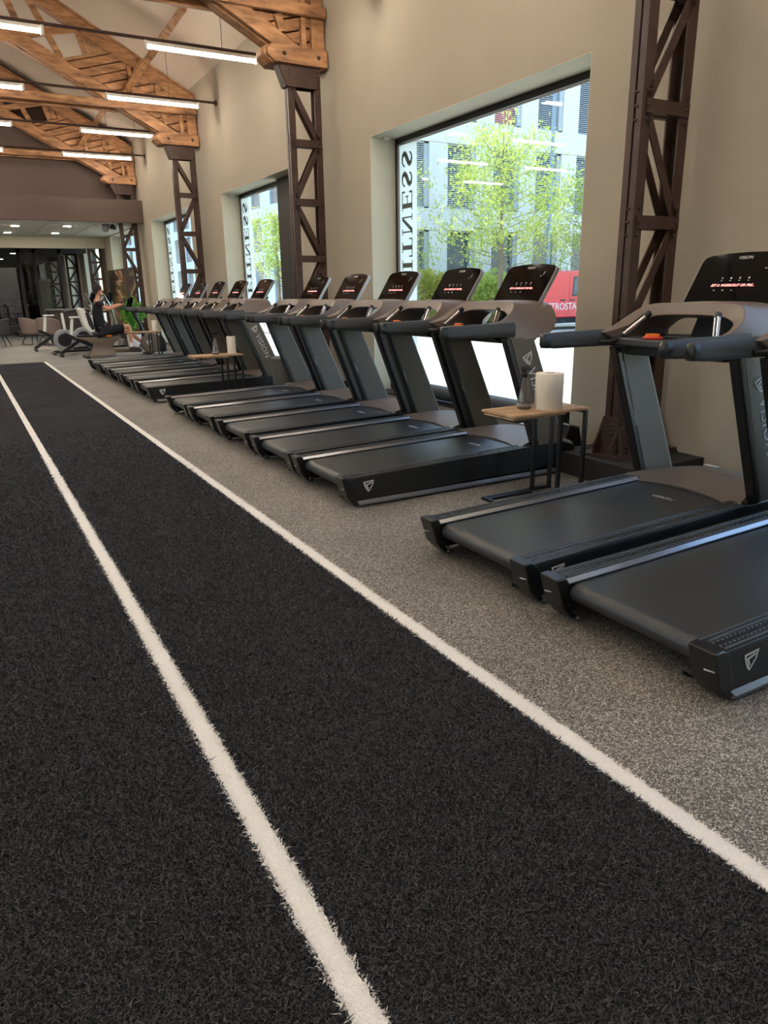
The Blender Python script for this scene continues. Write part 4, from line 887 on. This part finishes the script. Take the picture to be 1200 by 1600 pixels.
c = thing('bullet_camera', 'small black security camera next to the grey dome camera', 'camera', (4.28, 23.15, 3.36)); obj('mount', MB().cyl((0, 0, 0), (0, 0, .04), .05, n=12), 'black', c); obj('camera_body', MB().cyl((-.05, -.05, -.03), (.05, .06, -.05), .06, n=14), 'black', c, bevel=.01)
# mural board, plant
mu = thing('mural_board', 'large mural board with leaves and peach shapes against the far window', 'mural', (4.9, 23.9, 0)); obj('printed_face', MB().box(-.005, .0, .05, 4.5, .35, 2.24), 'mural', mu, smooth=0); obj('board', MB().box(0, .05, 0, 4.55, .0, 2.28), 'dark', mu, smooth=0)
def leaf_mass(name, n, fn, m, parent, size=.05, seed=1, asp=.35):
    r = np.random.default_rng(seed); c = np.array([fn(r) for _ in range(n)])
    a = r.normal(size=(n, 3)); a /= np.linalg.norm(a, axis=1)[:, None]; b = np.cross(a, r.normal(size=(n, 3))); b /= np.linalg.norm(b, axis=1)[:, None]
    s = (size * r.uniform(.6, 1.3, n))[:, None]
    co = np.stack([c - a * s, c + b * s * asp, c + a * s, c - b * s * asp], 1).reshape(-1, 3).astype(np.float32)
    me = bpy.data.meshes.new(name); me.vertices.add(4 * n); me.vertices.foreach_set('co', co.ravel()); me.loops.add(4 * n); me.loops.foreach_set('vertex_index', np.arange(4 * n, dtype=np.int32))
    me.polygons.add(n); me.polygons.foreach_set('loop_start', np.arange(0, 4 * n, 4, dtype=np.int32)); me.update(calc_edges=True); me.materials.append(M[m])
    o = bpy.data.objects.new(name, me); C.objects.link(o); o.parent = parent; o['kind'] = 'stuff'; return o
pl = thing('potted_plant', 'leafy green plant in a pot behind the rider', 'plant', (4.22, 21.6, 0))
obj('pot', MB().lathe([(.001, 0), (.16, 0), (.2, .4), (.17, .4), (.001, .36)], n=20), 'white_gloss', pl)
st = MB()
for k in range(7): a = k * .9; st.tube([(0, 0, .36), (.08 * math.cos(a), .08 * math.sin(a), .8), (.26 * math.cos(a), .26 * math.sin(a), 1.15)], .008, 6)
obj('stems', st, 'leaf_plant', pl)
def pf(r):
    v = r.normal(size=3); v /= np.linalg.norm(v); return np.array((0, 0, .98)) + v * r.uniform(.3, 1) * np.array((.36, .36, .46))
leaf_mass('foliage', 420, pf, 'leaf_plant', pl, .075, 5, .45)

# ------------------------------------------------------------------ outside
gr = struct('ground', MB().box(W + .5, 60, -30, 140, -.12, -.01), 'paving', smooth=0)
kb = thing('kerb', 'pale stone kerb along the far side of the paving', 'kerb'); kb['kind'] = 'structure'; del kb['category']
obj('kerb_stones', MB().box(10, 40, 23.4, 23.6, -.02, .10), 'concrete_out', kb, bevel=.02)
struct('ground_gravel', MB().box(10, 45, 23.6, 28.9, -.02, .02), 'asphalt', smooth=0)
# facade facing the hall's length
FY = 29.0
fa = thing('office_building', 'pale office building with slatted blinds seen through the nearest large window', 'building', (0, FY, 0))
xs = [17.35 + 2.53 * k for k in range(-1, 9)]; ww = 1.56
zrow = [(.3, 4.0), (4.92, 7.58), (8.53, 11.2), (12.1, 14.8)]
levels = [(-.1, .3), (4.0, 4.92), (7.58, 8.53), (11.2, 12.1), (14.8, 15.6)]
for z0, z1 in levels:
    xj = [14.2 + 3.8 * k for k in range(8)]
    for a, b in zip(xj[:-1], xj[1:]): obj('spandrel_panel', MB().box(a + .015, b - .015, 0, .3, z0 + .01, z1 - .01), 'concrete_out', fa, smooth=0)
for z0, z1 in zrow:
    for k, x in enumerate(xs):
        obj('pier_panel', MB().box(x + ww, x + 2.53, .02, .3, z0, z1), 'concrete_out', fa, smooth=0)
        wf = obj('office_window', MB().box(x, x + .06, .10, .32, z0, z1).box(x + ww - .22, x + ww, .10, .32, z0, z1).box(x, x + ww, .10, .32, z1 - .06, z1).box(x, x + ww, .10, .32, z0, z0 + .06), 'facade_edge', fa, smooth=0)
        obj('pane', MB().box(x + .06, x + ww - .22, .30, .31, z0 + .06, z1 - .06), 'glass_dark', wf, smooth=0)
        if z0 > 1:
            bl = MB(); n = 30; red = (k == 3 and z0 > 8)
            for i in range(n):
                z = z0 + .08 + (z1 - z0 - .16) * (i + .5) / n
                bl.add([(x + .07, .17, z - .025), (x + ww - .23, .17, z - .025), (x + ww - .23, .22, z + .02), (x + .07, .22, z + .02)], [(0, 1, 2, 3)])
            obj('window_blind', bl, 'blind', wf, kind='stuff', smooth=0)
            if red: obj('red_sheet', MB().box(x + .1, x + ww - .35, .25, .27, z0 + .1, z0 + 1.5), 'red_blind', wf, smooth=0)
obj('building_core', MB().box(14.3, 40, .33, 5, -.1, 15.6), 'dark', fa, smooth=0)
obj('side_cladding', MB().box(14.2, 14.3, 0, 5, -.1, 15.6), 'concrete_out', fa, smooth=0)
fb = thing('long_office_building', 'long pale blue office facade seen through the second window', 'building', (24.5, 0, 0))
ys2 = [46 + 4.6 * k for k in range(20)]
for z0, z1 in levels:
    for a in range(46, 138, 9): obj('spandrel_panel', MB().box(0, .3, a + .02, a + 8.98, z0 + .01, z1 - .01), 'facade_blue', fb, smooth=0)
for z0, z1 in zrow:
    for y in ys2:
        obj('pier_panel', MB().box(.02, .3, y + 2.5, y + 4.6, z0, z1), 'facade_blue', fb, smooth=0)
    for y in ys2[:12]:
        wf = obj('office_window', MB().box(.1, .32, y, y + .5, z0, z1).box(.1, .32, y + 2.44, y + 2.5, z0, z1), 'facade_edge', fb, smooth=0)
        bl = MB()
        for i in range(26):
            z = z0 + .08 + (z1 - z0 - .16) * (i + .5) / 26; bl.add([(.17, y + .5, z - .03), (.17, y + 2.44, z - .03), (.22, y + 2.44, z + .02), (.22, y + .5, z + .02)], [(0, 1, 2, 3)])
        obj('window_blind', bl, 'blind', wf, kind='stuff', smooth=0)
obj('building_core', MB().box(.33, 12, 46, 138, -.1, 15.6), 'dark', fb, smooth=0); obj('side_cladding', MB().box(0, 12, 45.9, 46, -.1, 15.6), 'facade_blue', fb, smooth=0)
# trees
def tree(loc, H, trunk, rad, n, label, seed, size=.078):
    t = thing('young_tree', label, 'tree', loc, 0, 'street trees'); r = np.random.default_rng(seed)
    obj('trunk', MB().tube([(0, 0, 0), (.02, .02, trunk), (-.03, 0, (trunk + H) / 2), (0, .03, H * .93)], [.10, .08, .045, .012], 10), 'bark', t)
    br = MB(); tips = []
    for k in range(42):
        z = trunk * .9 + (H - trunk) * .85 * (k / 42) ** 1.1; a = k * 2.4 + r.uniform(-.3, .3); L = rad * (1.05 - .75 * max(0, (z - trunk) / (H - trunk)) ** 1.3) * r.uniform(.65, 1.1)
        e = (L * math.cos(a), L * math.sin(a), z + L * .45); mdl = (L * .5 * math.cos(a), L * .5 * math.sin(a), z + L * .12)
        br.tube([(0, 0, z), mdl, e], [.016, .010, .004], 5)
        for q in range(7):
            f = r.uniform(.3, 1.1); tips.append((e[0] * f + r.normal(0, .22), e[1] * f + r.normal(0, .22), z + (e[2] - z) * f + r.normal(0, .2)))
    obj('branches', br, 'bark', t, kind='stuff')
    tips = np.array(tips)
    leaf_mass('foliage', n, lambda q: tips[q.integers(len(tips))] + q.normal(0, .21, 3), 'leaf', t, size, seed + 50)
    return t
tree((17.9, 22.6, 0), 7.3, 2.4, 2.7, 8200, 'young spring green tree in the middle of the big window', 11)
tree((24.3, 25.0, 0), 6.6, 1.7, 2.4, 5600, 'leafy tree at the right edge of the big window, behind the red van', 12)
tree((14.6, 25.8, 0), 6.9, 1.8, 2.1, 5600, 'leafy tree beside the white lettering band of the big window', 13)
tree((20.4, 51.0, 0), 7.2, 2.2, 2.6, 4500, 'distant young tree seen through the second window', 14, .12)
def hf(x0, x1, y0, y1, h, bumpy=.2):
    def f(r):
        x = r.uniform(x0, x1); y = r.uniform(y0, y1); hh = h * (1 + bumpy * math.sin(x * 2.1) * math.cos(x * .9 + 1)); return np.array((x, y, hh * r.uniform(0, 1) ** .35))
    return f
hd = thing('hedge', 'yellow green hedge along the office building behind the treadmills', 'hedge')
obj('hedge_core', MB().box(12.6, 23.6, 26.5, 27.3, .02, 1.15), 'leaf_hedge', hd, bevel=.2, smooth=0)
leaf_mass('foliage', 13000, hf(12.4, 24, 26.0, 27.9, 1.95), 'leaf_hedge', hd, .10, 21, .5)
sh = thing('shrub', 'taller green shrub growing left of the tree trunk', 'shrub', (19.7, 25.2, 0))
def sf(r):
    v = r.normal(size=3); v /= np.linalg.norm(v); return np.array((0, 0, 1.15)) + v * r.uniform(.5, 1) * np.array((1.1, .7, 1.1))
leaf_mass('foliage', 2600, sf, 'leaf', sh, .10, 22, .4); obj('stems', MB().tube([(0, 0, 0), (.1, 0, .6), (.3, .1, 1.5)], .03, 6).tube([(0, 0, 0), (-.2, 0, .6), (-.4, .1, 1.4)], .03, 6), 'bark', sh)
po = thing('lamp_pole', 'blue grey lamp pole in front of the office building', 'pole', (21.6, 24.2, 0)); obj('pole_shaft', MB().cyl((0, 0, 0), (0, 0, 11), .10, .07, n=14), 'pole', po); obj('pole_base', MB().cyl((0, 0, 0), (0, 0, .5), .14, n=14), 'pole', po)
# van, side towards us; body profile in x-z (nose to the right, out of view)
vn = thing('van', 'red delivery van with white lettering parked outside the big window', 'van', (17.2, 20.4, 0))
body = [(.55, .42), (.58, 1.2), (.66, 1.92), (.80, 2.02), (2.7, 2.04), (3.0, 1.95), (3.55, 1.25), (4.15, 1.08), (4.3, .9), (4.33, .42)]
obj('van_body', MB().prism(body, 0, 1.85), 'van_red', vn, bevel=.05, smooth=40, segs=3)
obj('door_window', MB().prism([(2.32, 1.22), (3.2, 1.22), (2.86, 1.78), (2.36, 1.78)], -.006, .01), 'glass_dark', vn, bevel=.003)
obj('window_surround', MB().prism([(2.26, 1.16), (3.34, 1.16), (2.9, 1.84), (2.30, 1.84)], -.003, .01), 'black', vn)
for z in (1.12, .56, 1.86): obj('body_crease', MB().box(.65, 3.0 if z > 1.5 else 4.1, -.012, .02, z, z + .02), 'van_red', vn, bevel=.004)
obj('door_seam', MB().box(2.12, 2.135, -.003, .02, .5, 1.95).box(3.3, 3.315, -.003, .02, .5, 1.2), 'black', vn, smooth=0)
for x in (1.74, 2.18): obj('door_handle', MB().box(x, x + .22, -.03, 0, 1.00, 1.05), 'black', vn, bevel=.01)
for x in (1.12, 3.0):
    wl = obj('wheel', MB().cyl((x, -.01, .33), (x, .22, .33), .33, n=28), 'tyre', vn, bevel=.02, smooth=50); obj('hub_cap', MB().cyl((x, -.02, .33), (x, 0, .33), .2, n=20), 'silver', wl)
obj('side_lettering', text_mb('METROSTAV', .34, .002, align='LEFT', space=.95).xf(Matrix.Translation((.86, -.004, .80)) @ Matrix.Rotation(PI / 2, 4, 'X')), 'print', vn, smooth=0)
obj('rear_bumper', MB().box(.48, .8, -.02, 1.87, .32, .5), 'black', vn, bevel=.03)
obj('underbody', MB().box(.7, 4.1, .1, 1.75, .22, .42), 'tyre', vn, smooth=0)
